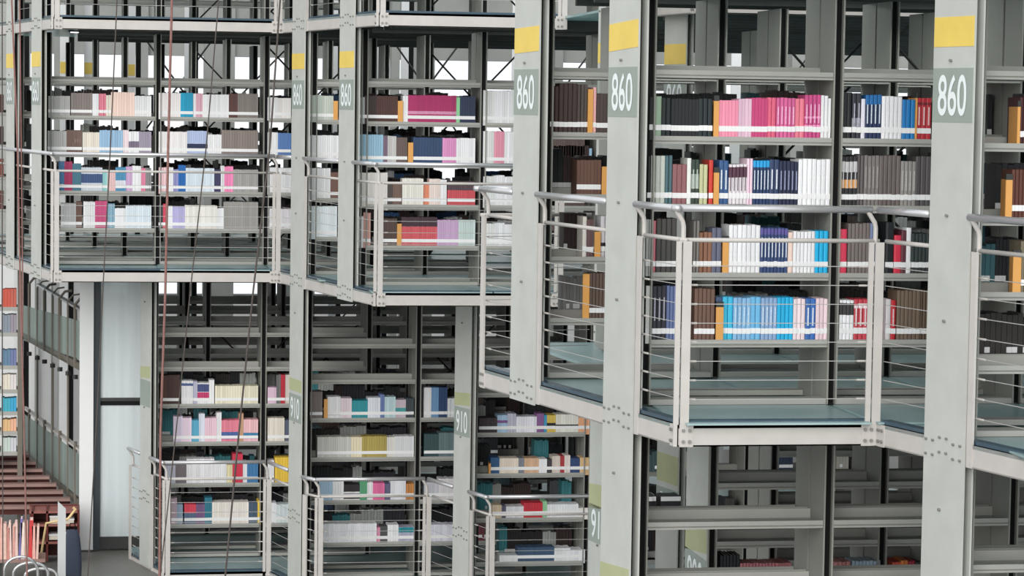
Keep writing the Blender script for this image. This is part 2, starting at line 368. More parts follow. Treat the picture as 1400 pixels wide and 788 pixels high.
railing(cut(la, lz, 192.5, 700), lz, zl, 'cable railing left of the leftmost lower column', G, rightpost=False)

# ------------------------------------------------------------ bookcases
SH = [1.74, 1.40, 1.05, .695, .345]
LO = [-.66, -.99, -1.345, -1.71, -2.11, -2.505]
LN = [-.61, -.95, -1.31, -1.68, -2.07, -2.46]
mesh_cache = {}
def shelf_mesh(w):
    k = ('shelf', round(w, 2))
    if k not in mesh_cache:
        mb = MB()
        for y0, y1, lip, bk in ((0, .25, 0, .25), (.30, .55, .55, .30)):
            mb.box(.056, w - .002, y0, y1, -.035, -.028)
            s = 1 if lip == 0 else -1
            mb.box(.056, w - .002, min(lip, lip + s * .006), max(lip, lip + s * .006), -.045, -.005)
            mb.box(.056, w - .002, min(bk, bk - s * .006), max(bk, bk - s * .006), -.035, .022)
        mesh_cache[k] = mb.mesh('shelf', 'shelf')
    return mesh_cache[k]
def shared(k, fn):
    if k not in mesh_cache: mesh_cache[k] = fn()
    return mesh_cache[k]
def bookcase(x, Y, w, z0, z1, shelves, label, brace=False, plinth=True, endpost=False):
    root = empty('bookcase', (x, Y, z0), label, 'bookcase', 'grey steel bookcases on the decks'); root['_local'] = 1
    h = z1 - z0
    def add(name, me, dx=0, dz=0):
        o = bpy.data.objects.new(name, me); C.objects.link(o); o.parent = root; o.location = (dx, 0, dz); return o
    pan = shared(('pan', round(h, 2)), lambda: MB().box(0, .009, 0, .262, 0, h).box(0, .009, .288, .55, 0, h).mesh('side_panel', 'panel'))
    web = shared(('web', round(h, 2)), lambda: MB().box(.0095, .0465, .035, .43, 0, h).mesh('post_web', 'black'))  # set near the front in black, as painted shade in the gap
    add('side_panel', pan, 0.047); add('side_panel', pan, 0); add('post_web', web)
    if endpost: add('side_panel', pan, w); add('post_web', web, w); add('side_panel', pan, w + .047)
    for s in shelves: add('shelf', shelf_mesh(w), 0, s - z0)
    if plinth:
        add('plinth', shared(('pl', round(w, 2)), lambda: MB().box(.056, w - .002, 0, .13, .0, .028).box(.056, w - .002, .44, .55, .0, .028).mesh('plinth', 'shelf')))
    if brace:
        mb = MB()
        for a, b in ((.08, 1.05), (1.10, 2.1)):
            mb.bar((.06, .56, a), (w, .56, b), .009, 5); mb.bar((.06, .575, b), (w, .575, a), .009, 5)
        add('cross_brace', mb.mesh('cross_brace', 'dark'))
    return root
def row(Y, xs, z0, z1, shelves, where, braces=(), plinth=True):
    for i in range(len(xs) - 1):
        bookcase(xs[i], Y, xs[i + 1] - xs[i], z0, z1, shelves, 'grey steel bookcase, %s bay from left, %s' % (ORD[i], where), i in braces, plinth, endpost=(i == len(xs) - 2))
def grid(x0, x1, first):
    out = [x0]; x = first
    while x < x1: out.append(x); x += 1.02
    return out
ROWS = []
for n in range(-1, 3):
    Y = 13.27 + 1.38 * n; xs = [3.925 - .28 * n + 1.02 * k for k in range(-1 if n in (0, 1) else 0, 5)]
    xs = [x for x in xs if x < .385 * (Y + .5) + 1.0]
    if n in (0, 1): xs[0] += .02
    if n == 2: xs = [3.375 - .02] + xs[1:]
    for z, nm in ((0, 'middle'), (-HL, 'lower')):
        if z < 0 and n >= 1: xs = xs[1:]
        row(Y, xs, z + (0 if z == 0 else .03), 2.17 if z == 0 else -.13, SH if z == 0 else LN, '%s row of near deck, %s level' % (ORD[n + 1], nm), (2,) if n == 1 else (1,) if n == 2 else ())
for k, Y in enumerate((20.35,)):
    xs = [5.4 + 1.02 * i for i in range(3)]
    for z, nm in ((0, 'middle'),): row(Y, xs, z, z + H - .13, [s + z for s in SH], '%s row of rear near deck, %s level' % (ORD[k], nm), (0, 2))
for k, Y in enumerate((22.3, 23.7)):
    xs = [2.455 - .3 * k + 1.02 * i for i in range(4)]
    for z, nm in ((0, 'middle'), (H, 'upper')): row(Y, xs, z, z + H - .13, [s + z for s in SH], '%s row of far right deck, %s level' % (ORD[k], nm), (1, 3) if k == 1 else ())
for k, Y in enumerate((25.1, 26.5, 27.9, 29.3)):
    xs = [-.21 - .28 * k + 1.02 * i for i in range(5)]
    for z, nm in ((0, 'middle'), (H, 'upper')): row(Y, xs, z, z + H - .13, [s + z for s in SH[:1 if k == 2 else 5]], '%s row of far left deck, %s level' % (ORD[k], nm), (5,) if k % 2 else (2,))
X_ = lambda px, Y: atY(px, 700, Y).x
LOW = {'e': (22.9, [X_(643, 22.9), X_(643, 22.9) + 1.02, X_(643, 22.9) + 2.04], 0), 'c': (24.05, [X_(417, 24.05), X_(566, 24.05), X_(566, 24.05) + 1.02], 0), 'a': (25.25, [X_(207.5, 25.25), X_(355, 25.25), X_(355, 25.25) + 1.02], 0)}
for kx, (Y, xs, dz) in LOW.items():
    row(Y, xs, -HL + .03, -.13, [s + dz for s in LO], 'row behind %s lower balcony' % {'e': 'right', 'c': 'middle', 'a': 'left'}[kx])
row(26.6, [.35, 1.37, 2.39, 3.41, 4.43, 5.45], -HL + .03, -.13, LO, 'deepest row of the lower deck', (1, 3))
for Yd in (28.0, 29.4): row(Yd, [.2, 1.22, 2.24, 3.26, 4.28, 5.3], -HL + .03, -.13, LO, 'row of lower deck %s the deepest' % ('behind' if Yd < 29 else 'farthest behind'), (2,))
row(22.9, [5.0, 6.02, 7.04], -HL + .03, -.13, LO, 'right row of the lower deck', (1,))

# tube lamps added under the glass decks to brighten the aisle floors
dm = bpy.data.materials.new('added_lamp_diffuser'); dm.use_nodes = True; dm.node_tree.nodes['Principled BSDF'].inputs['Emission Color'].default_value = (1, 1, 1, 1); dm.node_tree.nodes['Principled BSDF'].inputs['Emission Strength'].default_value = 2.5
def lamp(x0, x1, Y, z, e, label):
    r = empty('added_aisle_lamp', ((x0 + x1) / 2, Y, z), label, 'lamp', 'added tube lamps under the decks')
    MB().box(x0, x1, Y - .05, Y + .05, z, z + .018).build('housing', 'under', r); MB().box(x0 + .02, x1 - .02, Y - .035, Y + .035, z - .006, z).build('diffuser', dm, r)
    l = bpy.data.lights.new('added_lamp_light', 'AREA'); l.shape = 'RECTANGLE'; l.size = x1 - x0 - .04; l.size_y = .07; l.energy = e; l.color = (.95, 1, .98)
    o = bpy.data.objects.new('added_lamp_light', l); C.objects.link(o); o.parent = r; o.location = (0, 0, -.012)
for k, Y in enumerate((12.95, 14.25, 15.62)): lamp(3.1 if k else 3.3, 6.4, Y, 2.235, (5, 12, 12)[k], 'added slim tube lamp under the deck over the %s aisle of the near bookcases' % ORD[k])
for k, Y in enumerate((23.25, )): lamp(2.4, 5.4, Y, 2.235, 10, 'added slim tube lamp behind the first far right bookcase row')
for k, Y in enumerate((26.05, 27.45)): lamp(.0, 3.4, Y, 2.235, 10, 'added slim tube lamp behind the %s far left bookcase row' % ORD[k])
# ------------------------------------------------------------ books
BK = []   # (x, Y, z, w, h, d, spec, labelflag, where, px area)
SPEC = {}
def spec(col, bands=()):
    k = (col, tuple(bands)); SPEC.setdefault(k, None); return k
names = {}
def cname(c):
    r, g, b = c; mx, mn = max(c), min(c)
    if mx < 55: return 'black'
    if mx - mn < 22: return 'white' if mx > 215 else 'pale grey' if mx > 165 else 'grey' if mx > 95 else 'charcoal'
    if r == mx:
        if b > g + 12: return 'pale pink' if mn > 175 else 'lilac' if b > r - 25 else 'pink' if mx > 215 and g > 100 else 'crimson' if g < 60 else 'magenta' if b > 100 else 'rose'
        if mx < 130: return 'dark brown'
        if g > 170 and b > 140: return 'cream'
        if g > .78 * r: return 'ochre'
        return 'red' if g < .5 * r and b < .5 * r else 'salmon' if b > .45 * r and mx > 180 else 'brown' if mx < 200 else 'orange'
    if g == mx: return 'dark green' if mx < 110 else 'teal' if b > g - 25 else 'green'
    return 'navy' if mx < 110 else 'lavender' if r > g else 'cyan' if g > 150 and r < 90 else 'pale blue' if mn > 150 else 'sky blue' if g > 140 else 'blue'
def run(Y, z, x0, x1, ytop, col, bands=(), n=None, lab=True, where='', wpx=None, yoff=.012):
    """volumes standing on a shelf between two sight lines; all real sizes"""
    ym = 147 + .0145 * (x0 - 700) + 0
    a = atY(x0, ytop, Y + yoff); b = atY(x1, ytop, Y + yoff)
    W = b.x - a.x; h = max(.08, a.z - z + .028)
    h = min(h, .3)
    if n is None: n = max(1, round(W / (wpx or random.choice((.019, .021, .024)))))
    w = W / n
    for i in range(n):
        BK.append([a.x + w * i, Y + yoff + (.0 if n > 3 else random.random() * .01), z - .028, w, h * (1 + random.uniform(-.008, .008)), random.choice((.15, .16, .17)), spec(col, bands), lab, where, (w * h) / Y ** 2])
def shelf_runs(Y, z, where, items):
    for it in items:
        x0, x1, yt, col = it[:4]; kw = it[4] if len(it) > 4 else {}
        if col == 'END': bookend(Y, z, x0, x1, yt, where); continue
        run(Y, z, x0, x1, yt, col, where=where, **kw)
bookends = []
def bookend(Y, z, x0, x1, yt, where):
    a = atY(x0, yt, Y + .01); b = atY(x1, yt, Y + .01); bookends.append((a.x, b.x, Y + .004, z - .028, a.z, where))
W_ = (236, 236, 238); CR = (232, 224, 210); BR = (92, 72, 66); DB = (60, 44, 42); TA = (128, 122, 116); BLK = (24, 28, 32); NV = (40, 52, 78); PK = (244, 150, 176)
PP = (240, 222, 226); LB_ = (160, 196, 222); CY = (30, 176, 224); MG = (176, 48, 104); RD = (186, 40, 52); GY = (186, 190, 186); TL = (70, 150, 158); LL = (206, 170, 208)
Y1 = 13.27
st = lambda c, *z: tuple((za, zb, c) for za, zb in z)
w1 = 'near bookcase left of black post'; w2 = 'near bookcase right of black post'
shelf_runs(Y1, SH[1], 'second shelf, ' + w1, [(889, 897, 133, BLK), (897, 905, 132, (150, 176, 150), dict(n=1)), (905, 918, 134, (20, 30, 32)), (918, 956, 135, BLK), (956, 975, 135, (22, 36, 40)), (976, 983, 138, 'END'),
    (983, 1010, 137, PK), (1010, 1028, 135, (226, 188, 208)), (1028, 1050, 134, (204, 70, 124)), (1050, 1062, 134, (224, 100, 130)), (1062, 1088, 134, (212, 96, 150)), (1088, 1101, 135, (236, 128, 148)), (1101, 1123, 130, (196, 72, 130), dict(bands=st((230, 150, 190), (.3, .36), (.5, .54)))), (1123, 1133, 131, W_, dict(n=2)), (1133, 1137, 135, W_, dict(n=1))])
shelf_runs(Y1, SH[1], 'second shelf, ' + w2, [(1154, 1166, 127, BLK), (1166, 1178, 128, (46, 46, 56), dict(bands=st((150, 150, 160), (.3, .5)))), (1178, 1184, 135, (224, 222, 234), dict(n=1)), (1184, 1206, 130, (24, 104, 168), dict(bands=st((28, 44, 84), (.0, .8)))),
    (1206, 1234, 132, W_), (1234, 1252, 136, (24, 120, 186)), (1252, 1254, 134, 'END'), (1254, 1274, 134, RD, dict(bands=st((120, 24, 34), (.84, .9))))])
shelf_runs(Y1, SH[2], 'third shelf, ' + w1, [(886, 891, 214, BLK, dict(n=1)), (891, 910, 213, (196, 202, 192)), (910, 920, 213, (80, 112, 120)), (920, 940, 225, (146, 96, 100)), (940, 946, 217, (222, 226, 220), dict(n=1)), (946, 957, 219, (52, 66, 58), dict(bands=st((160, 170, 160), (.4, .7)))), (957, 968, 225, (190, 192, 150)),
    (970, 976, 219, (206, 62, 52), dict(n=1)), (976, 983, 236, 'END'), (984, 997, 220, (52, 88, 136)), (997, 1022, 225, (226, 220, 224), dict(bands=st((88, 52, 70), (.70, .94), (.0, .1)), wpx=.018)), (1022, 1030, 217, (240, 212, 226), dict(n=2)),
    (1030, 1053, 220, (36, 60, 100), dict(bands=st((40, 160, 220), (.86, 1.0)))), (1053, 1066, 219, (44, 62, 100)), (1066, 1092, 221, (30, 38, 66)), (1092, 1136, 218, W_)])
shelf_runs(Y1, SH[2], 'third shelf, ' + w2, [(1151, 1173, 214, (38, 36, 40), dict(bands=st((216, 160, 100), (.4, .56)) + st((190, 190, 190), (.7, .9)))), (1173, 1182, 213, (98, 92, 92)), (1182, 1203, 213, (120, 114, 112)), (1203, 1232, 213, (106, 96, 94)), (1232, 1253, 221, (146, 142, 138)), (1253, 1274, 214, (84, 80, 80))])
shelf_runs(Y1, SH[3], 'fourth shelf, ' + w1, [(884, 893, 301, GY, dict(n=2)), (893, 898, 302, (206, 120, 130), dict(n=1)), (898, 926, 297, (70, 68, 66), dict(wpx=.03)), (949, 957, 303, (120, 116, 112)), (957, 974, 318, (140, 98, 76)), (974, 987, 312, (96, 100, 120)), (988, 996, 330, 'END'),
    (997, 1040, 308, W_), (1040, 1078, 312, (52, 72, 116), dict(bands=st((92, 84, 150), (.86, .98)))), (1078, 1085, 318, (240, 214, 200), dict(n=1)), (1085, 1115, 317, W_), (1115, 1133, 316, CY)])
shelf_runs(Y1, SH[3], 'fourth shelf, ' + w2, [(1149, 1159, 314, (214, 62, 90), dict(n=1)), (1160, 1190, 306, (118, 108, 104)), (1190, 1198, 306, (130, 144, 180)), (1212, 1223, 305, BLK, dict(n=1)), (1223, 1233, 322, (208, 50, 76), dict(n=1)), (1233, 1240, 316, (96, 50, 60)), (1240, 1247, 312, W_, dict(n=1)), (1247, 1272, 320, (44, 56, 54))])
shelf_runs(Y1, SH[4], 'lowest shelf, ' + w1, [(884, 893, 386, (226, 228, 222), dict(n=1)), (893, 912, 383, (46, 46, 56)), (912, 926, 381, (110, 124, 170)), (950, 978, 395, (110, 82, 70)), (979, 989, 420, 'END'), (979, 989, 407, (60, 84, 120), dict(n=1, yoff=.03)),
    (989, 1003, 407, (60, 190, 228)), (1003, 1027, 408, (132, 180, 218)), (1027, 1041, 407, (110, 184, 226)), (1041, 1063, 408, (140, 172, 210)), (1063, 1085, 407, CY), (1085, 1102, 409, PP), (1102, 1116, 409, (56, 108, 180)), (1116, 1133, 409, (240, 214, 222))])
shelf_runs(Y1, SH[4], 'lowest shelf, ' + w2, [(1148, 1168, 411, W_, dict(bands=st((60, 58, 60), (.66, .93)))), (1168, 1193, 410, (196, 64, 78), dict(bands=st((240, 220, 224), (.3, .36), (.8, .86)))), (1212, 1219, 410, (220, 214, 216)), (1219, 1226, 411, RD, dict(n=1)), (1227, 1259, 398, (112, 94, 78)), (1259, 1271, 398, (104, 88, 72))])
Y2 = 14.65
w3 = 'between two near columns'
shelf_runs(Y2, SH[1], 'second shelf, ' + w3, [(753, 765, 118, (56, 36, 32)), (765, 790, 114, DB, dict(wpx=.03)), (790, 804, 116, (80, 70, 66)), (804, 811, 122, 'END'), (811, 816, 120, (236, 180, 180), dict(n=1)), (816, 834, 128, (78, 66, 62))])
shelf_runs(Y2, SH[2], 'third shelf, ' + w3, [(789, 822, 219, (104, 74, 62)), (823, 831, 228, 'END')])
shelf_runs(Y2, SH[3], 'fourth shelf, ' + w3, [(797, 803, 297, (220, 214, 206), dict(n=1)), (803, 812, 300, (104, 78, 80)), (813, 821, 317, 'END'), (822, 834, 296, (210, 208, 212), dict(bands=st((40, 38, 44), (.2, .4))))])
shelf_runs(Y2, SH[4], 'lowest shelf, ' + w3, [(797, 806, 375, 'END'), (806, 834, 374, (100, 82, 74))])
shelf_runs(11.89, SH[1], 'top of the right-edge bookcase', [(1391, 1395, 146, 'END'), (1395, 1420, 133, (70, 30, 32))])
shelf_runs(11.89, SH[2], 'third shelf of the right-edge bookcase', [(1375, 1384, 246, 'END'), (1384, 1420, 232, (92, 50, 38))])
shelf_runs(11.89, SH[3], 'fourth shelf of the right-edge bookcase', [(1385, 1396, 350, 'END'), (1396, 1420, 330, (120, 110, 90))])
YB = 22.3; wb = 'of far bookcase right of numbered column'
shelf_runs(YB, SH[1], 'second shelf, ' + wb, [(491, 499, 133, GY), (499, 515, 131, DB), (515, 544, 131, (78, 50, 44)), (544, 551, 138, 'END'), (551, 558, 131, W_), (558, 624, 130, MG, dict(bands=st((220, 150, 185), (.36, .46)))), (624, 629, 133, (140, 200, 150), dict(n=1)), (629, 650, 132, NV)])
shelf_runs(YB, SH[2], 'third shelf, ' + wb, [(491, 524, 184, (150, 190, 212)), (524, 530, 186, (120, 100, 120)), (530, 542, 186, (196, 194, 192)), (542, 557, 188, (104, 88, 84)), (558, 565, 195, 'END'), (565, 605, 188, (46, 70, 104), dict(bands=st((150, 170, 200), (.2, .28)))), (605, 624, 189, (226, 150, 200)), (624, 650, 189, W_)])
shelf_runs(YB, SH[3], 'fourth shelf, ' + wb, [(491, 530, 236, (230, 226, 220)), (530, 537, 250, (80, 72, 70)), (537, 549, 251, (120, 96, 84)), (550, 579, 244, (238, 234, 224)), (579, 587, 250, (222, 140, 110)), (587, 602, 245, (240, 222, 214)), (602, 611, 246, W_), (612, 650, 248, (208, 84, 92), dict(bands=st((88, 70, 76), (.66, 1))))])
shelf_runs(YB, SH[4], 'lowest shelf, ' + wb, [(491, 497, 296, W_), (497, 507, 290, (206, 160, 150)), (522, 543, 299, (84, 66, 60)), (543, 549, 306, 'END'), (549, 598, 297, (212, 92, 100), dict(bands=st((66, 46, 56), (.70, 1)))), (598, 627, 301, LL), (627, 650, 301, (204, 220, 216))])
for i, (a, b, c) in enumerate(((112, 150, W_), (160, 196, (226, 150, 170)), (236, 270, W_), (300, 330, W_))):
    shelf_runs(YB, SH[i + 1], ORD[i + 1] + ' shelf right of far black post', [(661, 676, a + 3 + i, (224, 226, 224)), (676, 690, a + 2 + i, c), (690, 712, a + 4 + i, W_), (712, 740, a + 3, (150, 150, 150)), (740, 800, a + 2, (96, 80, 76))])
YC = 23.7
shelf_runs(YC, SH[1], 'second shelf from top between the far columns', [(420, 440, 130, (190, 200, 190)), (440, 456, 131, (200, 206, 196)), (456, 462, 138, 'END')])
shelf_runs(YC, SH[2], 'third shelf from top between the far columns', [(420, 463, 185, W_)])
shelf_runs(YC, SH[3], 'fourth shelf from top between the far columns', [(420, 452, 230, W_), (452, 463, 236, (120, 90, 80))])
shelf_runs(YC, SH[4], 'lowest shelf between the far columns', [(420, 461, 282, (232, 240, 244))])
YL = 25.1; wl = 'of far left bookcase'; wr = 'in the far left bookcase, right bay'
shelf_runs(YL, SH[1], 'second shelf, ' + wl, [(66, 96, 131, (176, 176, 174), dict(wpx=.05)), (97, 126, 127, (132, 122, 118)), (126, 135, 128, W_), (135, 145, 128, (226, 130, 150)), (145, 152, 130, CR), (152, 184, 126, (244, 216, 202), dict(lab=False)), (184, 207, 131, W_),
    (217, 247, 127, (240, 234, 234)), (247, 264, 127, (20, 160, 200)), (264, 268, 128, W_), (268, 277, 128, (226, 176, 192)), (277, 313, 129, W_), (313, 325, 128, (90, 56, 52)), (325, 353, 128, (132, 124, 118))])
shelf_runs(YL, SH[2], 'third shelf, ' + wl, [(65, 91, 179, (184, 184, 182)), (91, 112, 178, (112, 88, 80)), (113, 136, 181, CR), (136, 168, 178, (150, 186, 216)), (168, 176, 178, PP), (176, 190, 180, W_, dict(bands=st((120, 110, 130), (.3, .6)))), (190, 207, 180, (160, 150, 168)),
    (217, 256, 180, (240, 236, 236)), (256, 284, 179, (178, 192, 226), dict(bands=st((30, 44, 80), (.28, .5)))), (284, 303, 184, W_), (303, 353, 178, (138, 126, 120))])
shelf_runs(YL, SH[3], 'fourth shelf, ' + wl, [(80, 88, 221, (60, 110, 150)), (88, 99, 221, (170, 50, 96)), (99, 111, 224, (70, 120, 140)), (111, 140, 229, (206, 214, 224), dict(bands=st((60, 84, 130), (.4, .75)))), (140, 147, 232, (150, 206, 206)), (147, 158, 236, (230, 190, 190), dict(lab=False)), (158, 172, 229, (80, 150, 190), dict(bands=st((230, 230, 240), (.2, .5)))), (172, 181, 228, LL), (181, 193, 227, W_), (193, 199, 230, (226, 130, 160)), (199, 207, 230, (140, 140, 140)),
    (217, 230, 229, (240, 200, 204)), (230, 237, 229, W_), (237, 244, 232, (150, 150, 200)), (244, 254, 226, (24, 104, 180)), (254, 293, 230, (222, 234, 244)), (293, 302, 232, (60, 60, 96)), (302, 307, 227, W_), (307, 319, 228, (250, 140, 190)), (319, 353, 232, (170, 166, 164))])
shelf_runs(YL, SH[4], 'lowest shelf, ' + wl, [(83, 104, 278, (184, 184, 184)), (104, 112, 276, (110, 80, 70)), (114, 130, 276, W_), (130, 147, 275, (206, 80, 130)), (147, 157, 279, (140, 180, 200)), (157, 172, 285, W_), (172, 207, 281, (224, 236, 244)),
    (217, 223, 280, (70, 70, 74)), (223, 229, 279, (226, 70, 100)), (229, 236, 282, W_), (236, 253, 283, (186, 180, 226)), (253, 297, 281, (240, 236, 228)), (297, 306, 285, W_), (306, 353, 276, (160, 156, 152), dict(lab=False))])
for i, (yt) in enumerate((133, 181, 229, 285)):
    shelf_runs(YL, SH[i + 1], ORD[i + 1] + ' shelf behind the far balcony corner', [(366, 380, yt, W_), (380, 398, yt + 1, [(236, 232, 228), (90, 130, 190), W_, (232, 228, 232)][i])])
    for q in range(9): BK.append([-1.0 + q * .034, 29.32, SH[i + 1] - .028, .032, .22, .16, spec([(96, 64, 58), (80, 60, 58), (150, 84, 74), (120, 74, 68)][i]), True, 'deep', 0])
def lowrun(key, i, items, nm):
    Y, xs, dz = LOW[key]; shelf_runs(Y, LO[i] + dz, nm, items)
R = ['', '', 'third shelf', 'fourth shelf', 'fifth shelf', 'sixth shelf']
lowrun('a', 2, [(219, 228, 514, (90, 60, 52)), (228, 246, 511, (72, 48, 44)), (248, 264, 521, W_, dict(bands=st((80, 100, 150), (.8, .9)))), (264, 270, 522, (190, 190, 210)), (270, 286, 524, W_, dict(bands=st((200, 60, 110), (.35, .6)) + st((70, 80, 130), (.62, .95)))), (286, 293, 520, W_), (294, 353, 528, (232, 226, 200)), (366, 378, 530, (220, 190, 210)), (378, 384, 512, (110, 110, 110)), (384, 390, 511, (190, 40, 60)), (390, 397, 512, (220, 210, 200))], R[2] + ' behind left lower balcony')
lowrun('a', 3, [(237, 250, 570, (220, 206, 226)), (250, 262, 572, (236, 214, 230)), (262, 272, 575, (90, 170, 200)), (272, 280, 566, (220, 226, 236)), (280, 296, 572, (236, 200, 214)), (296, 303, 563, W_), (303, 327, 575, (230, 130, 150), dict(bands=st((70, 100, 160), (.2, .5)))), (327, 333, 566, (190, 150, 120)), (333, 353, 574, (240, 190, 196), dict(bands=st((60, 130, 170), (.2, .45)))), (366, 389, 572, CR), (389, 397, 575, (90, 96, 116))], R[3] + ' behind left lower balcony')
lowrun('a', 4, [(225, 240, 637, (200, 200, 216)), (240, 255, 635, (120, 110, 116)), (255, 293, 628, (238, 236, 240)), (293, 310, 634, W_), (310, 318, 636, (222, 214, 170)), (318, 332, 617, (206, 50, 76)), (332, 338, 632, W_), (338, 353, 633, (60, 120, 170)), (366, 375, 630, W_), (376, 397, 626, (240, 200, 70), dict(lab=False))], R[4] + ' behind left lower balcony')
lowrun('a', 5, [(234, 242, 682, (180, 160, 170)), (242, 250, 690, (150, 170, 190)), (252, 268, 690, (90, 110, 140), dict(bands=st((230, 70, 90), (.6, 1)))), (268, 280, 690, (120, 90, 130)), (280, 290, 681, (40, 120, 140)), (290, 340, 687, (238, 230, 222)), (340, 352, 688, (70, 90, 110)), (352, 357, 685, (240, 200, 70)), (366, 378, 688, W_), (378, 397, 690, (222, 232, 234))], 'lowest shelf behind left lower balcony')
lowrun('c', 2, [(424, 441, 536, (130, 120, 116)), (443, 448, 546, 'END'), (448, 466, 543, W_, dict(bands=st((20, 24, 30), (.22, .28)))), (466, 481, 545, (226, 210, 218)), (481, 503, 548, (44, 150, 160)), (503, 520, 544, (222, 226, 234)), (520, 526, 540, (110, 130, 180)), (526, 541, 543, (190, 216, 220)), (541, 555, 547, (206, 190, 200), dict(bands=st((70, 160, 160), (.4, .6)))), (555, 566, 545, (60, 70, 76)), (580, 590, 528, W_), (590, 600, 527, (110, 150, 190)), (600, 612, 527, (40, 70, 110)), (612, 624, 545, (220, 224, 226))], R[2] + ' behind middle lower balcony')
lowrun('c', 3, [(434, 480, 598, (206, 206, 200)), (480, 495, 598, (232, 220, 190)), (495, 529, 597, (176, 158, 84)), (529, 540, 598, (224, 222, 216)), (540, 566, 597, (222, 224, 226)), (580, 600, 594, (52, 78, 82)), (600, 624, 592, (100, 120, 124))], R[3] + ' behind middle lower balcony')
lowrun('c', 4, [(436, 455, 659, (170, 200, 224)), (455, 470, 658, W_), (470, 492, 663, (44, 40, 44), dict(bands=st((226, 226, 226), (.5, .6), (.0, .2)))), (492, 502, 658, (90, 160, 120)), (502, 510, 660, W_), (510, 526, 661, (226, 110, 160)), (526, 534, 662, (100, 100, 130)), (534, 555, 657, (232, 232, 238)), (555, 566, 662, (196, 130, 70)), (580, 600, 660, (200, 200, 206)), (600, 624, 655, (226, 222, 224))], R[4] + ' behind middle lower balcony')
lowrun('c', 5, [(440, 515, 717, (236, 236, 240)), (515, 520, 722, (226, 150, 180)), (520, 530, 720, (80, 84, 84)), (530, 545, 718, W_), (545, 566, 721, (180, 180, 200), dict(bands=st((20, 140, 150), (.68, .98)))), (580, 624, 718, (222, 220, 232))], 'lowest shelf behind middle lower balcony')
lowrun('e', 2, [(655, 680, 572, (62, 52, 56)), (680, 694, 568, (170, 200, 226), dict(bands=st((130, 90, 150), (.6, .74)))), (694, 706, 566, (190, 190, 206)), (706, 734, 570, (232, 232, 240)), (734, 744, 566, (140, 96, 150)), (744, 748, 568, (60, 150, 190)), (748, 760, 568, (218, 190, 90), dict(bands=st((40, 40, 40), (.3, .6)))), (760, 791, 567, (232, 230, 220), dict(bands=st((50, 52, 54), (.3, .5)))), (791, 807, 571, (236, 176, 136))], R[2] + ' behind right lower balcony')
lowrun('e', 3, [(668, 671, 634, 'END'), (671, 683, 626, (48, 90, 134)), (683, 709, 627, (240, 226, 208)), (709, 717, 627, (130, 134, 144)), (717, 737, 627, (216, 178, 146)), (737, 748, 628, W_), (748, 755, 629, (70, 66, 70)), (755, 766, 624, (220, 206, 196)), (766, 772, 624, (176, 60, 66)), (772, 780, 623, (230, 220, 214)), (780, 793, 627, (52, 74, 120)), (793, 807, 626, (226, 190, 140))], R[3] + ' behind right lower balcony')
lowrun('e', 4, [(673, 686, 691, (220, 200, 170)), (686, 692, 692, (90, 90, 110)), (692, 716, 693, (224, 224, 228)), (716, 742, 688, (196, 44, 60)), (742, 748, 686, (150, 206, 160)), (748, 791, 690, (232, 234, 236)), (791, 807, 695, (240, 236, 228))], R[4] + ' behind right lower balcony')
lowrun('e', 5, [(683, 708, 762, W_), (708, 758, 749, (60, 84, 112)), (758, 780, 750, W_), (780, 800, 752, (236, 236, 240))], 'lowest shelf behind right lower balcony')
wn = 'under near deck'
shelf_runs(Y2, LN[2], 'shelf ' + wn, [(985, 1012, 758, BLK), (1012, 1082, 771, (190, 120, 124)), (1141, 1163, 769, (196, 130, 130)), (1165, 1204, 768, (170, 190, 206)), (1220, 1232, 769, (216, 90, 70)), (1232, 1242, 767, (226, 130, 60)), (1242, 1252, 768, (170, 30, 60)), (1252, 1262, 770, (56, 60, 60)), (1262, 1296, 769, (206, 208, 206)), (1296, 1312, 774, (120, 30, 26)), (1312, 1331, 758, (176, 50, 44))])
shelf_runs(16.03, LN[1], 'shelf behind ' + wn, [(887, 897, 705, (30, 26, 30)), (897, 903, 700, 'END'), (903, 930, 722, (38, 38, 44))])
# colours scattered on the shelves deeper in and on the backs of the double-sided bookcases
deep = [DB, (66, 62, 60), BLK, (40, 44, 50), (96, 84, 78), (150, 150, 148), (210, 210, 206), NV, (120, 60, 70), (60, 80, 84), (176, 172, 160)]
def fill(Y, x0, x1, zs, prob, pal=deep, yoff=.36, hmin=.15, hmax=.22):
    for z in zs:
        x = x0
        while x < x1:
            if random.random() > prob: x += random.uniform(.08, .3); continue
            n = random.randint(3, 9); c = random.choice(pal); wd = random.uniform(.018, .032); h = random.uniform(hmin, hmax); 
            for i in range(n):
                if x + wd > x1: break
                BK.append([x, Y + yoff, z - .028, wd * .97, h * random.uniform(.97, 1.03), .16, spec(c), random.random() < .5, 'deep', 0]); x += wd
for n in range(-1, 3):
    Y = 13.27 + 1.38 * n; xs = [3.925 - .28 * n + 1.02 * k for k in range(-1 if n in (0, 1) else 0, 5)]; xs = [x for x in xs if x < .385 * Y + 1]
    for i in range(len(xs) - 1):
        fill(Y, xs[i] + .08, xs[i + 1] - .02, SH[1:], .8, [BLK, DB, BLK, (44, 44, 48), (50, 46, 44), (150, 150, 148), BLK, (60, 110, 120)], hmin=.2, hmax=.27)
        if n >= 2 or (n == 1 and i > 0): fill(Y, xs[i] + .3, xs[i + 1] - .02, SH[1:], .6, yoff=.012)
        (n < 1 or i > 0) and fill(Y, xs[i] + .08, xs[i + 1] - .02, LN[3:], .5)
for Y, x0 in ((20.35, 5.4),):
    for i in range(2): fill(Y, x0 + 1.02 * i + .08, x0 + 1.02 * i + 1, SH[1:], .6, yoff=.012)
pale = [W_, GY, BR, (150, 146, 142), TA, DB, LB_, BLK]
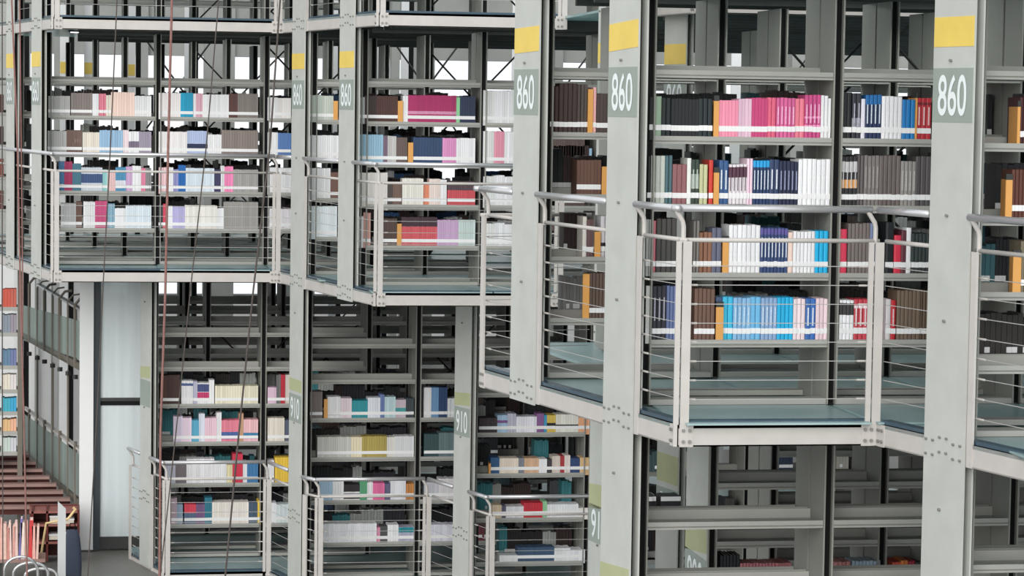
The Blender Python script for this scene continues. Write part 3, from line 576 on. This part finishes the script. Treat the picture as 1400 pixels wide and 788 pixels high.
for k, Y in enumerate((22.3, 23.7)):
    for i in range(3):
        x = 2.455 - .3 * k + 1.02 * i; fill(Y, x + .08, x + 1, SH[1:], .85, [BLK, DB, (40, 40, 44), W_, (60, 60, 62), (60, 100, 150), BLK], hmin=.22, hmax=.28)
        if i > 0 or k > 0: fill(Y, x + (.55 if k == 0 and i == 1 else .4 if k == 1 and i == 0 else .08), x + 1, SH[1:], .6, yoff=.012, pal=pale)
for k, Y in enumerate((25.1, 26.5)):
    for i in range(4):
        x = -.21 - .28 * k + 1.02 * i; fill(Y, x + .08, x + 1, SH[1:], .85, [BLK, (44, 40, 40), BLK, GY, DB, (60, 60, 64)], hmin=.22, hmax=.28)
        if k: fill(Y, x + .08, x + 1, SH[1:], .4, yoff=.012)
for Y, xs, dz in LOW.values():
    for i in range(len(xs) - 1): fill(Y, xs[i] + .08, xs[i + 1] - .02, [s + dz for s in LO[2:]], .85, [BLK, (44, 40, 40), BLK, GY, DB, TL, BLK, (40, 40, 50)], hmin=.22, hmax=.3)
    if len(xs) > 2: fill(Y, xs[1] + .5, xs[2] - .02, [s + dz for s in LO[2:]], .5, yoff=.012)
for x in (.35, 1.37, 2.39, 3.41, 4.43): fill(26.6, x + .08, x + 1, LO[2:], .6, [BLK, W_, DB, (150, 150, 150), (40, 40, 50)], yoff=.012)
for x in (5.0, 6.02): fill(22.9, x + .08, x + 1, LO[1:], .5, yoff=.012)

# the volumes showing largest become objects of their own, the others one joined mass
order = sorted(range(len(BK)), key=lambda i: -BK[i][9]); single = set(i for i in order[:300] if BK[i][9] > 0)
def book_mat(sp):
    col, bands = sp
    m = bpy.data.materials.new('book_cloth_' + cname(col).replace(' ', '_')); m.use_nodes = True; nt = m.node_tree; b = nt.nodes['Principled BSDF']
    b.inputs['Roughness'].default_value = .5
    tc = nt.nodes.new('ShaderNodeTexCoord'); sx = nt.nodes.new('ShaderNodeSeparateXYZ'); nt.links.new(tc.outputs['Generated'], sx.inputs[0])
    r = nt.nodes.new('ShaderNodeValToRGB'); r.color_ramp.interpolation = 'CONSTANT'; nt.links.new(sx.outputs[2], r.inputs[0])
    ev = [(0, col)]
    for za, zb, c in sorted(bands): 
        if za <= 0: ev[0] = (0, c)
        else: ev.append((za, c))
        if zb < 1: ev.append((zb, col))
    els = r.color_ramp.elements; els.remove(els[1]); els[0].position = 0; els[0].color = L(*ev[0][1]) + (1,)
    for p, c in ev[1:]: e = els.new(min(.999, p)); e.color = L(*c) + (1,)
    n = nt.nodes.new('ShaderNodeTexNoise'); n.inputs['Scale'].default_value = 9; n.inputs['Detail'].default_value = 3
    oi = nt.nodes.new('ShaderNodeObjectInfo'); mp = nt.nodes.new('ShaderNodeMapping'); mp.inputs['Scale'].default_value = (.3, .3, 2.2)
    nt.links.new(tc.outputs['Generated'], mp.inputs[0]); nt.links.new(mp.outputs[0], n.inputs['Vector'])
    hs = nt.nodes.new('ShaderNodeHueSaturation'); ma = nt.nodes.new('ShaderNodeMath'); ma.operation = 'MULTIPLY_ADD'; ma.inputs[1].default_value = .22; ma.inputs[2].default_value = .84
    mb = nt.nodes.new('ShaderNodeMath'); mb.operation = 'ADD'; mc = nt.nodes.new('ShaderNodeMath'); mc.operation = 'MULTIPLY'; mc.inputs[1].default_value = .2
    nt.links.new(n.outputs[0], ma.inputs[0]); nt.links.new(oi.outputs['Random'], mc.inputs[0]); nt.links.new(ma.outputs[0], mb.inputs[0]); nt.links.new(mc.outputs[0], mb.inputs[1])
    nt.links.new(mb.outputs[0], hs.inputs['Value']); nt.links.new(r.outputs[0], hs.inputs['Color']); nt.links.new(hs.outputs[0], b.inputs['Base Color'])
    return m
bmats = {}
def cover_mesh(w, h, d, m):       # two boards and a rounded spine around the page block
    k = ('bk', round(w, 4), round(h, 3), d, m.name)
    def f():
        mb = MB(); t = min(.0028, w * .14); g = .0011
        mb.box(g, g + t, .006, d, 0, h); mb.box(w - g - t, w - g, .006, d, 0, h)
        # spine: five-sided rounded strip
        pr = [(g, .008), (g, .003), (w * .28, 0), (w * .72, 0), (w - g, .003), (w - g, .008)]
        b = len(mb.v); n = len(pr)
        mb.v += [(x, y, 0) for x, y in pr] + [(x, y, h) for x, y in pr]
        mb.f += [(b + i, b + i + 1, b + n + i + 1, b + n + i) for i in range(n - 1)] + [tuple(range(b + n, b + 2 * n)), tuple(range(b + n - 1, b - 1, -1)), (b + n - 1, b, b + n, b + 2 * n - 1)]
        me = mb.mesh('book', m); return me
    return shared(k, f)
def pages_mesh(w, h, d): return shared(('pg', round(w, 4), round(h, 3), d), lambda: MB().box(.0038, w - .0038, .009, d - .004, .003, h - .004).mesh('pages', 'page'))
def label_mesh(w): return shared(('lb', round(w, 4)), lambda: MB().box(.0004, w - .0004, -.0009, .004, .052, .080).mesh('spine_label', 'lab'))
STRIP = {(36, 60, 100): (222, 230, 238), (44, 62, 100): (226, 230, 236), (30, 38, 66): (150, 158, 190), (52, 72, 116): (226, 232, 242), (24, 104, 168): (222, 232, 242), (226, 220, 224): (84, 58, 72), (196, 64, 78): (242, 226, 230), (52, 88, 136): (228, 234, 240), (38, 36, 40): (186, 186, 190), (46, 46, 56): (180, 180, 196), (52, 66, 58): (190, 200, 190), (212, 96, 150): (240, 190, 214), (196, 72, 130): (238, 190, 214), (186, 40, 52): (230, 200, 200), (132, 180, 218): (196, 222, 240), (140, 172, 210): (206, 222, 240), (56, 108, 180): (226, 232, 242), (146, 142, 138): (190, 186, 182), (120, 114, 112): (160, 154, 150)}
smats = {}
def strip_mesh(w, h, c):
    if c not in smats: smats[c] = mat('spine_title_ink', L(*c), noise=.18, scale=120)
    return shared(('st', round(w, 4), h, c), lambda: MB().box(w * .36, w * .62, -.0005, .003, h * .40, h * .80).mesh('spine_title', smats[c]))
mass = MB()
lab_by = {}
for i, (x, Y, z, w, h, d, sp, lab, where, ar) in enumerate(BK):
    if i in single:
        if sp not in bmats: bmats[sp] = book_mat(sp)
        hr = round(h, 2) + 0.0
        o = bpy.data.objects.new('book', cover_mesh(w, hr, d, bmats[sp])); C.objects.link(o); o.location = (x, Y, z + .001)
        o.scale = (1, 1, h / hr)
        cn = cname(sp[0]); sz = 'thick' if w > .03 else 'slim'
        key = (cn, where); lab_by.setdefault((where, cn), set()).add(sp)
        ix = sorted(map(str, lab_by[(where, cn)])).index(str(sp))
        o['_k'] = (where + '|' + cn); o['_s'] = str(sp); o['category'] = 'book'; o['sz'] = sz
        p = bpy.data.objects.new('pages', pages_mesh(w, hr, d)); C.objects.link(p); p.parent = o
        if sp[0] in STRIP: q_ = bpy.data.objects.new('spine_title', strip_mesh(w, hr, STRIP[sp[0]])); C.objects.link(q_); q_.parent = o
        if lab: l = bpy.data.objects.new('spine_label', label_mesh(w)); C.objects.link(l); l.parent = o
    else:
        col = sp[0]; ev = [(0, 1, col)]
        if sp[1]:
            ev = []; cur = 0
            for za, zb, c in sorted(sp[1]):
                if za > cur: ev.append((cur, za, col))
                ev.append((za, min(zb, 1), c)); cur = zb
            if cur < 1: ev.append((cur, 1, col))
        v = random.uniform(.9, 1.08)
        for za, zb, c in ev:
            mass.box(x + .0006, x + w - .0006, Y, Y + d, z + h * za, z + h * zb, tuple(min(1, q * v) for q in L(*c)))
        if lab and Y < 26: mass.box(x + .0002, x + w - .0002, Y - .001, Y + .004, z + .050, z + .078, L(240, 240, 240))
groups = {}
for o in bpy.data.objects:
    if '_k' in o.keys(): groups.setdefault(o['_k'], []).append(o)
NUM = ORD + ['thirteenth', 'fourteenth', 'fifteenth', 'sixteenth', 'seventeenth', 'eighteenth', 'nineteenth', 'twentieth'] + ['last'] * 20
CARD = ['no', 'one', 'two', 'three', 'four', 'five', 'six', 'seven', 'eight', 'nine', 'ten', 'eleven', 'twelve', 'thirteen', 'fourteen', 'fifteen', 'sixteen', 'seventeen', 'eighteen', 'nineteen', 'twenty'] + ['many'] * 20
POS = ['leftmost', 'second from left', 'third from left', 'fourth from left', 'fifth from left', 'sixth from left', 'seventh from left']
for k, os_ in groups.items():
    where, cn = k.split('|'); sets = []
    for o in sorted(os_, key=lambda q: q.location.x):
        if not sets or sets[-1][0]['_s'] != o['_s']: sets.append([])
        sets[-1].append(o)
    for j, st_ in enumerate(sets):
        wh = where; many = len(sets) > 1; two = ' ' in cn
        if two: wh = wh.replace('black post', 'post')
        for m_, o in enumerate(st_):
            nn = len(st_)
            a_ = '%s of %s %s volumes' % (NUM[m_], CARD[nn], cn) if nn > 1 else 'single %s book' % cn
            o['label'] = ', '.join([a_] + (['%s %s set' % (NUM[j], 'such' if two else cn)] if many else []) + [wh])
            o['group'] = '%s volumes, %s%s' % (cn, ('%s set from left, ' % NUM[j]) if many else '', wh)
            for q in ('_k', '_s', 'sz'): del o[q]
me = mass.mesh('books', None)
ca = me.color_attributes.new('Col', 'FLOAT_COLOR', 'CORNER'); arr = np.ones((len(me.loops), 4), 'f')
k = 0
for f, c in zip(mass.f, mass.c):
    arr[k:k + len(f), :3] = c; k += len(f)
ca.data.foreach_set('color', arr.ravel())
bm_ = bpy.data.materials.new('book_cloth_mixed'); bm_.use_nodes = True; nt = bm_.node_tree; at = nt.nodes.new('ShaderNodeAttribute'); at.attribute_name = 'Col'
nt.links.new(at.outputs['Color'], nt.nodes['Principled BSDF'].inputs['Base Color']); nt.nodes['Principled BSDF'].inputs['Roughness'].default_value = .6
me.materials.append(bm_); tag(link('books', me), 'hundreds of smaller volumes on the deeper and farther shelves', 'books', kind='stuff')
seenb = {}
for i, (x0, x1, Y, z, zt, where) in enumerate(bookends):
    r = tag(MB().box(x0, x1, Y, Y + .012, z + .001, zt).box(x0, x1, Y + .012, Y + .15, z + .001, z + .004).box(x1 - .003, x1, Y + .01, Y + .15, z + .001, zt).build('bookend', 'orange'), 'orange bookend, ' + where.replace('from top ', ''), 'bookend', 'orange bookends')
    ztop = zt
    if Y < 13.4:
        MB().box(x0, x1, Y - .001, Y + .012, zt, zt + .028).build('bookend_cap', 'dark', r)

# ------------------------------------------------------------ left part: glass wall, pillar, stair, reading area
GY_ = 25.95
a = atY(135, 770, GY_); b = atY(196, 770, GY_); c = atY(127, 770, GY_)
win = struct(MB().box(c.x, a.x + .01, GY_ - .02, GY_ + .1, -2.86, -.13).build('window_1', mat('dark_window_frame', L(40, 50, 56), .4)), 'tall glass wall with a dark frame left of the lower bookcases')
zb = atY(160, 549, GY_).z
MB().box(a.x, b.x + .05, GY_, GY_ + .04, zb - .04, zb).build('window_frame', 'black', win)
MB().box(a.x, b.x + .05, GY_ - .01, GY_ + .04, zb + .002, zb + .035).build('transom', 'dark', win)
MB().box(a.x, b.x + .05, GY_, GY_ + .04, -2.86, -2.74).build('window_sill', 'dark', win)
MB().box(a.x, b.x + .05, GY_ + .01, GY_ + .02, zb + .03, -.13).build('pane', 'pane', win)
MB().box(a.x, b.x + .05, GY_ + .01, GY_ + .02, -2.75, zb - .03).build('pane', 'pane', win)
struct(MB().box(-.9, .3, 33, 33.1, -2.86, -.2).build('wall_rear', 'white'), 'white wall behind the glass wall')
for i in range(5):
    x = -.6 + i * .2
    struct(MB().box(x, x + .02, 32.9, 32.94, -2.86, -.2).build('trim_1', 'wallg'))
p0 = atY(108.5, 600, 25.9); p1 = atY(127.5, 600, 25.9)
struct(MB().box(p0.x, p1.x, 25.9, 26.02, -2.86, -.13).build('pillar', 'white'), 'white pillar left of the glass wall')
# railing-and-stair structure left of the pillar, in the plane of the facade diagonal
ld_ = (p0.x, 26.2); dd = Vector((-.21, .978)).normalized()
Q = lambda px, y: onL(px, y, ld_, dd)
def plank(root, name, m, x0, y0, x1, y1, t, n=.05):
    a, b = Q(x0, y0), Q(x1, y1); off = Vector((dd.y, -dd.x, 0)) * n
    MB().quadbox([a - Vector((0, 0, t)), a - Vector((0, 0, t)) + off, b - Vector((0, 0, t)) + off, b - Vector((0, 0, t)), a, a + off, b + off, b]).build(name, m, root)
g1 = empty('gallery_railing', Q(108, 500), 'bronze framed glass gallery railing left of the white pillar, upper run', 'railing', 'bronze railings left of the pillar')
plank(g1, 'floor_beam', 'bronze', 24, 451, 112, 499, .06); plank(g1, 'floor_beam', 'bronze', 24, 457, 112, 506, .02, .1)
plank(g1, 'handrail', 'rail', 50, 388, 112, 425, .02)
plank(g1, 'glass_panel', 'pane2', 26, 416, 112, 440, .38, .008)
for i, x in enumerate((40, 51, 61, 72, 82, 93, 103)):
    r = .012 if i % 2 else .019
    a, b = Q(x, 388 + (x - 40) * .45), Q(x, 461 + (x - 27) * .55); MB().bar(a, b, r, 6).build('baluster', 'bronze', g1)
    MB().path([a, a + Vector((.05, 0, .06)), a + Vector((.12, 0, .07))], r * .8, 6).build('bracket', 'bronze', g1)
g2 = empty('gallery_railing', Q(108, 690), 'bronze framed glass stair railing left of the white pillar, lower run', 'railing', 'bronze railings left of the pillar')
plank(g2, 'stringer', 'bronze', 24, 604, 112, 690, .06); plank(g2, 'handrail', 'beam', 30, 556, 112, 618, .02)
plank(g2, 'glass_panel', 'pane2', 27, 562, 112, 625, .42, .008)
for i, x in enumerate((40, 51, 61, 72, 82, 93, 103)):
    a, b = Q(x, 480 + (x - 40) * .5 if i % 2 else 560 + (x - 40) * .7), Q(x, 618 + (x - 27) * .95); MB().bar(a, b, .012 if i % 2 else .017, 6).build('baluster', 'bronze', g2)
    kx = Q(x, 475 + (x - 27) * .5); MB().bar(kx - Vector((0, 0, .04)), kx, .03, 6).build('knob', 'dark', g2)
stp = empty('staircase', (-1.2, 23, -2.86), 'brown timber steps climbing behind the bronze stair railing', 'stairs')
for i in range(9):
    yy = 612 + i * 10; xr = 30 + i * 9.4; e = atY(xr, yy, 27.6 - i * .18)
    MB().box(-2.6, e.x, e.y, e.y + .13, e.z - .028, e.z).build('tread', 'brown', stp)
    MB().box(-2.6, e.x, e.y + .13, e.y + .14, e.z - .1, e.z - .0).build('riser', 'redwood', stp)
# far bookcase at the left edge
e0 = atY(-8, 500, 27.0); e1 = atY(24, 500, 27.0)
lbk = empty('bookcase', (e0.x, 27.0, -2.86), 'pale bookcase at the left edge below the deck', 'bookcase')
MB().box(e1.x, e1.x + .05, 26.95, 27.35, -2.86, -.13).build('side_panel', 'bronze', lbk)
MB().box(-1.65, -1.6, 27.0, 27.35, -2.86, -.13).build('side_panel', 'bronze', lbk)
MB().box(e1.x - .25, e1.x - .23, 27.0, 27.35, -2.6, -.13).build('side_panel', 'dark', lbk)
NUM_L = NUM
far_books = [(420, 395, (200, 90, 80)), (455, 430, (150, 150, 150)), (500, 478, (110, 120, 170)), (533, 512, (230, 220, 210)), (563, 544, (70, 160, 200)), (590, 573, (230, 180, 140)), (618, 598, (200, 200, 200))]
for ys, yt, colr in far_books:
    z = atY(10, ys, 27.0).z; MB().box(-1.6, e1.x, 27.0, 27.35, z - .04, z).build('shelf', 'shelf', lbk)
    q = atY(2, yt, 27.02); x = q.x; j = 0
    while x < e1.x - .03:
        m = mat('far_book', L(*[max(20, min(240, c_ + random.randint(-12, 12))) for c_ in colr]), noise=0) if j % 3 == 0 else m
        tag(MB().box(x, x + .028, 27.02, 27.18, z, q.z - random.random() * .01).build('book', m), '%s small volume from left, %s shelf of the left-edge bookcase' % (NUM_L[j], ORD[[f_[0] for f_ in far_books].index(ys)]), 'book', 'volumes at the left edge, %s shelf' % ORD[[f_[0] for f_ in far_books].index(ys)])
        x += .03; j += 1
# dark red low bookcase, papers, book cart
RY = 25.3
r0 = atY(40, 698, RY); r1 = atY(107, 698, RY)
rb = empty('low_bookcase', (r0.x, RY, -2.86), 'dark red timber low bookcase under the steps', 'bookcase')
zt = r0.z
MB().box(r0.x, r1.x, RY + .32, RY + .34, -2.86, zt).build('back_panel', 'redwood', rb)
for px in (43, 63, 106): x = atY(px, 700, RY).x; MB().box(x, x + .02, RY, RY + .32, -2.86, zt).build('side_panel', 'redwood', rb)
for y in (700, 718, 742, 785):
    z = atY(80, y, RY).z; MB().box(r0.x, r1.x, RY, RY + .32, z - .015, z + .005).build('shelf', mat('shelf_edge_red', L(150, 92, 84), noise=.08), rb)
for i, (x0, x1, y0, y1) in enumerate(((68, 84, 708, 717), (90, 101, 712, 717), (67, 84, 733, 739), (86, 101, 731, 741), (90, 100, 768, 776))):
    a, b = atY(x0, y1, RY - .0), atY(x1, y0, RY)
    k = tag(MB().box(a.x, b.x, RY + .02, RY + .2, a.z, b.z).build('book_pile', 'page'), 'small pile of pale books, %s from top in the red bookcase' % ORD[i], 'books', 'book piles in the red bookcase')
    MB().box(a.x - .004, b.x + .004, RY + .015, RY + .205, b.z, b.z + .012).build('top_book', 'white', k)
TY = 24.4
def upright_books():
    x = atY(-4, 720, TY).x; j = 0; zb_ = -2.86
    table = empty('reading_table', (x, TY, zb_), 'low pale table carrying the row of salmon volumes', 'table')
    zz = atY(20, 765, TY).z; MB().box(x, atY(62, 760, TY).x, TY - .02, TY + .35, zz - .03, zz).build('tabletop', 'brown', table)
    for xx in (x + .02, atY(58, 760, TY).x): MB().box(xx, xx + .03, TY, TY + .03, zb_, zz - .03).build('leg', 'dark', table)
    cols = [(206, 60, 60), (232, 176, 164), (226, 190, 176), (210, 140, 128), (236, 206, 196), (214, 158, 146), (232, 196, 186), (120, 110, 170), (236, 216, 204), (220, 170, 156)]
    mats_ = [mat('salmon_cover', L(*c_), noise=.1, scale=25) for c_ in cols]
    while x < atY(50, 760, TY).x:
        wd = random.uniform(.018, .034); top = atY(30, random.uniform(710, 722), TY).z
        lean = random.uniform(-.01, .02)
        o = tag(MB().quadbox([(x, TY, zz), (x + wd, TY, zz), (x + wd, TY + .16, zz), (x, TY + .16, zz), (x + lean, TY, top), (x + wd + lean, TY, top), (x + wd + lean, TY + .16, top), (x + lean, TY + .16, top)]).build('book', mats_[j % 10]), '%s leaning volume from left, %s, on the low table by the cart' % (NUM[j], ['red', 'salmon', 'pale salmon', 'rust pink', 'pale pink', 'dusty pink', 'blush', 'violet', 'cream', 'peach'][j % 10]), 'book', 'volumes on the low table')
        MB().box(x + .004 + lean, x + wd - .004 + lean, TY + .005, TY + .155, top, top + .004).build('pages', 'pale', o); x += wd + .003; j += 1
upright_books()
SY = 24.0
a = atY(79, 700, SY); b = atY(90, 700, SY)
sg = empty('sign_stand', (a.x, SY, -2.86), 'white angled signboard standing in front of the red bookcase', 'signboard')
t0 = atY(79, 686, SY).z; t1 = atY(90, 697, SY).z
MB().quadbox([(a.x, SY, -2.79), (b.x, SY + .04, -2.79), (b.x, SY + .06, -2.79), (a.x, SY + .02, -2.79), (a.x, SY, t0), (b.x, SY + .04, t1), (b.x, SY + .06, t1), (a.x, SY + .02, t0)]).build('board', 'white', sg)
MB().box(a.x - .03, b.x + .03, SY - .06, SY + .14, -2.86, -2.79).build('base', 'dark', sg)
fl_ = tag(MB().path([atY(93, 710, 24.9), atY(103, 697, 24.9), atY(100, 694, 24.9)], .014, 6).path([atY(93, 710, 24.9), atY(63, 716, 24.9), atY(60, 735, 24.9), atY(56, 760, 24.9)], .012, 6).build('desk_lamp_arm', mat('cream_tube', L(236, 206, 150), noise=.05)), 'cream bent lamp arm before the red bookcase', 'lamp')
CYY = 23.4
ct = empty('book_cart', (atY(40, 770, CYY).x, CYY, -2.86), 'chrome cart with arched tube handles at the bottom left', 'cart')
for i, (x0, x1, yt) in enumerate(((5, 52, 762), (18, 66, 770), (34, 78, 778))):
    A, B_ = atY(x0, 790, CYY + .12 * i), atY(x1, 790, CYY + .12 * i); T = atY(x0, yt, CYY + .12 * i).z; pts = []
    for k in range(13):
        t = math.pi * k / 12; pts.append(Vector(((A.x + B_.x) / 2 - math.cos(t) * (B_.x - A.x) / 2, A.y, A.z + math.sin(t) ** .7 * (T - A.z))))
    pts = [Vector((A.x, A.y, -2.78))] + pts + [Vector((B_.x, A.y, -2.78))]
    MB().path(pts, .013, 8).build('handle', 'chrome', ct, True)
q0, q1 = atY(5, 790, CYY), atY(78, 790, CYY)
MB().box(q0.x, q1.x, CYY - .05, CYY + .4, -2.80, -2.76).build('tray', 'chrome', ct)
for xx in (q0.x + .02, q1.x - .06):
    for yy in (CYY, CYY + .33): MB().bar((xx, yy, -2.83), (xx + .03, yy, -2.83), .03, 10).build('wheel', 'black', ct)
bx = atY(99, 775, 24.3)
jk = empty('dark_bag', (bx.x, 24.3, -2.86), 'dark blue bag on the floor between signboard and pillar', 'bag')
bg_ = MB()
for k in range(5):
    s = [1, 1.05, 1.0, .85, .6][k]; z_ = -2.86 + [0, .12, .26, .38, .46][k]
    bg_.v += [(bx.x + sx * .08 * s, 24.3 + sy * .06 * s, z_) for sx, sy in ((-1, -.6), (-.6, -1), (.6, -1), (1, -.6), (1, .6), (.6, 1), (-.6, 1), (-1, .6))]
for k in range(4):
    for i in range(8): bg_.f.append((k * 8 + i, k * 8 + (i + 1) % 8, k * 8 + 8 + (i + 1) % 8, k * 8 + 8 + i)); bg_.c.append(None)
bg_.f.append(tuple(range(32, 40))); bg_.build('body', mat('navy_cloth', L(58, 66, 84), .8), jk, True)
MB().path([(bx.x - .03, 24.3, -2.41), (bx.x - .02, 24.3, -2.34), (bx.x + .02, 24.3, -2.34), (bx.x + .03, 24.3, -2.41)], .006, 6).build('handle', 'black', jk)

# ------------------------------------------------------------ hanging ropes in the atrium
def rope(pts, Y, r, m, label):
    tag(MB().path([atY(x, y, Y) for x, y in pts], r, 6).build('hanging_rope', m, None, True), label, 'rope', 'ropes hanging through the atrium')
rope([(161, -40), (160, 0), (151, 200), (141, 390), (133, 560), (120, 788), (117, 830)], 15.5, .0036, 'rope2', 'dark rope crossing the left long railing near its left third')
rope([(235.5, -40), (235, 0), (230, 200), (226, 400), (219.5, 588), (218, 788), (218, 830)], 15.2, .0072, 'rope1', 'thick reddish rope hanging before the far left bookcase')
rope([(302, -40), (299, 0), (282, 200), (260, 400), (241, 588), (219, 788), (215, 830)], 15.6, .0042, 'rope2', 'dark rope slanting right of the thick reddish rope')
rope([(385, -40), (383, 0), (369, 200), (346, 400), (327, 588), (308, 788), (304, 830)], 15.4, .0055, 'rope2', 'dark rope slanting beside the far numbered columns')
rope([(15, -40), (16, 0), (24, 200), (28, 400), (33, 588), (37, 788), (38, 830)], 15.5, .0052, 'rope1', 'reddish brown rope near the left edge, right one of two')
rope([(27, -40), (27, 0), (29, 200), (31, 390), (31, 460)], 15.6, .004, 'rope1', 'short reddish rope ending beside the bronze railing')
rope([(3, -40), (3, 0), (3, 400), (4, 830)], 15.5, .0035, 'rope2', 'thin rope closest to the left edge')

# ------------------------------------------------------------ back of the hall
wb_ = struct(MB().box(-12, 30, 38, 38.3, 2.2, 3.3).box(-12, 30, 38, 38.3, 5.2, 12).build('wall_back', 'wallg'), 'grey wall bands at the back of the hall')
MB().box(-12, 30, 38, 38.3, -2.86, -1.9).build('wall_base', 'wallg', wb_)
MB().box(-12, 30, 38, 38.1, -.5, .3).build('wall_band', 'wallg', wb_)
MB().box(-12, 30, 37.6, 37.9, 1.0, 1.12).build('wall_band', 'under', wb_)
MB().box(-12, 30, 37.6, 37.9, -1.3, -1.2).build('wall_band', 'under', wb_)
M['olive2'] = M['olive']
k = 0
for px_, Y, wd in ((82, 32.2, .1), (115, 32.5, .11), (174, 33.5, .1), (392, 31.8, .1), (452, 33.2, .09), (512, 32, .12), (548, 33.8, .1), (252, 32.4, .1), (700, 33.4, .14), (835, 32, .16), (20, 32.2, .1), (1000, 33, .16)):
    x = atY(px_, 90, Y).x
    k += 1
    r_ = empty('steel_column', (x, Y, -2.86), 'pale rear column%s %s' % (' with yellow band' if px_ < 200 else '', 'behind ' + ['the far left bookcase, left one', 'the far left bookcase, second from left', 'the far left bookcase, third from left', 'the far left balcony corner', 'the gap between numbered far columns', 'the magenta volumes, left one', 'the magenta volumes, right one', 'the thick reddish rope', 'the column ending at the near deck edge', 'the two near columns', 'the left edge columns', 'the near pink volumes'][k - 1]), 'column', 'pale columns of the rear wing')
    MB().box(x, x + wd, Y, Y + .02, -2.86, 4.6).build('front_flange', 'white', r_)
    MB().box(x + wd + .01, x + wd + .07, Y + .04, Y + .3, -2.86, 4.6).build('web', 'black', r_)  # black repeats the painted shade of the flange gaps
    if px_ < 200: MB().box(x + .002, x + wd - .002, Y - .003, Y, 1.86, 2.0).build('colour_band', 'yellow', r_)
    if k % 3 == 0:
        MB().bar((x + wd + .15, Y + .2, 1.2), (x + wd + .95, Y + .2, 2.3), .012, 5).build('brace_rod', 'dark', r_); MB().bar((x + wd + .15, Y + .24, 2.3), (x + wd + .95, Y + .24, 1.2), .012, 5).build('brace_rod', 'dark', r_)
for i in range(34):
    x = -11 + i * 1.2; MB().box(x, x + .12, 37.9, 38.1, -2.86, 7).build('mullion', 'wallg', wb_)
for i in range(12):
    x = -9 + i * 2.7; MB().box(x, x + .4, 35.5, 35.9, -2.86, 7).build('pillar', 'wallg', wb_)
for o in bpy.data.objects:
    if '_local' in o.keys(): del o['_local']
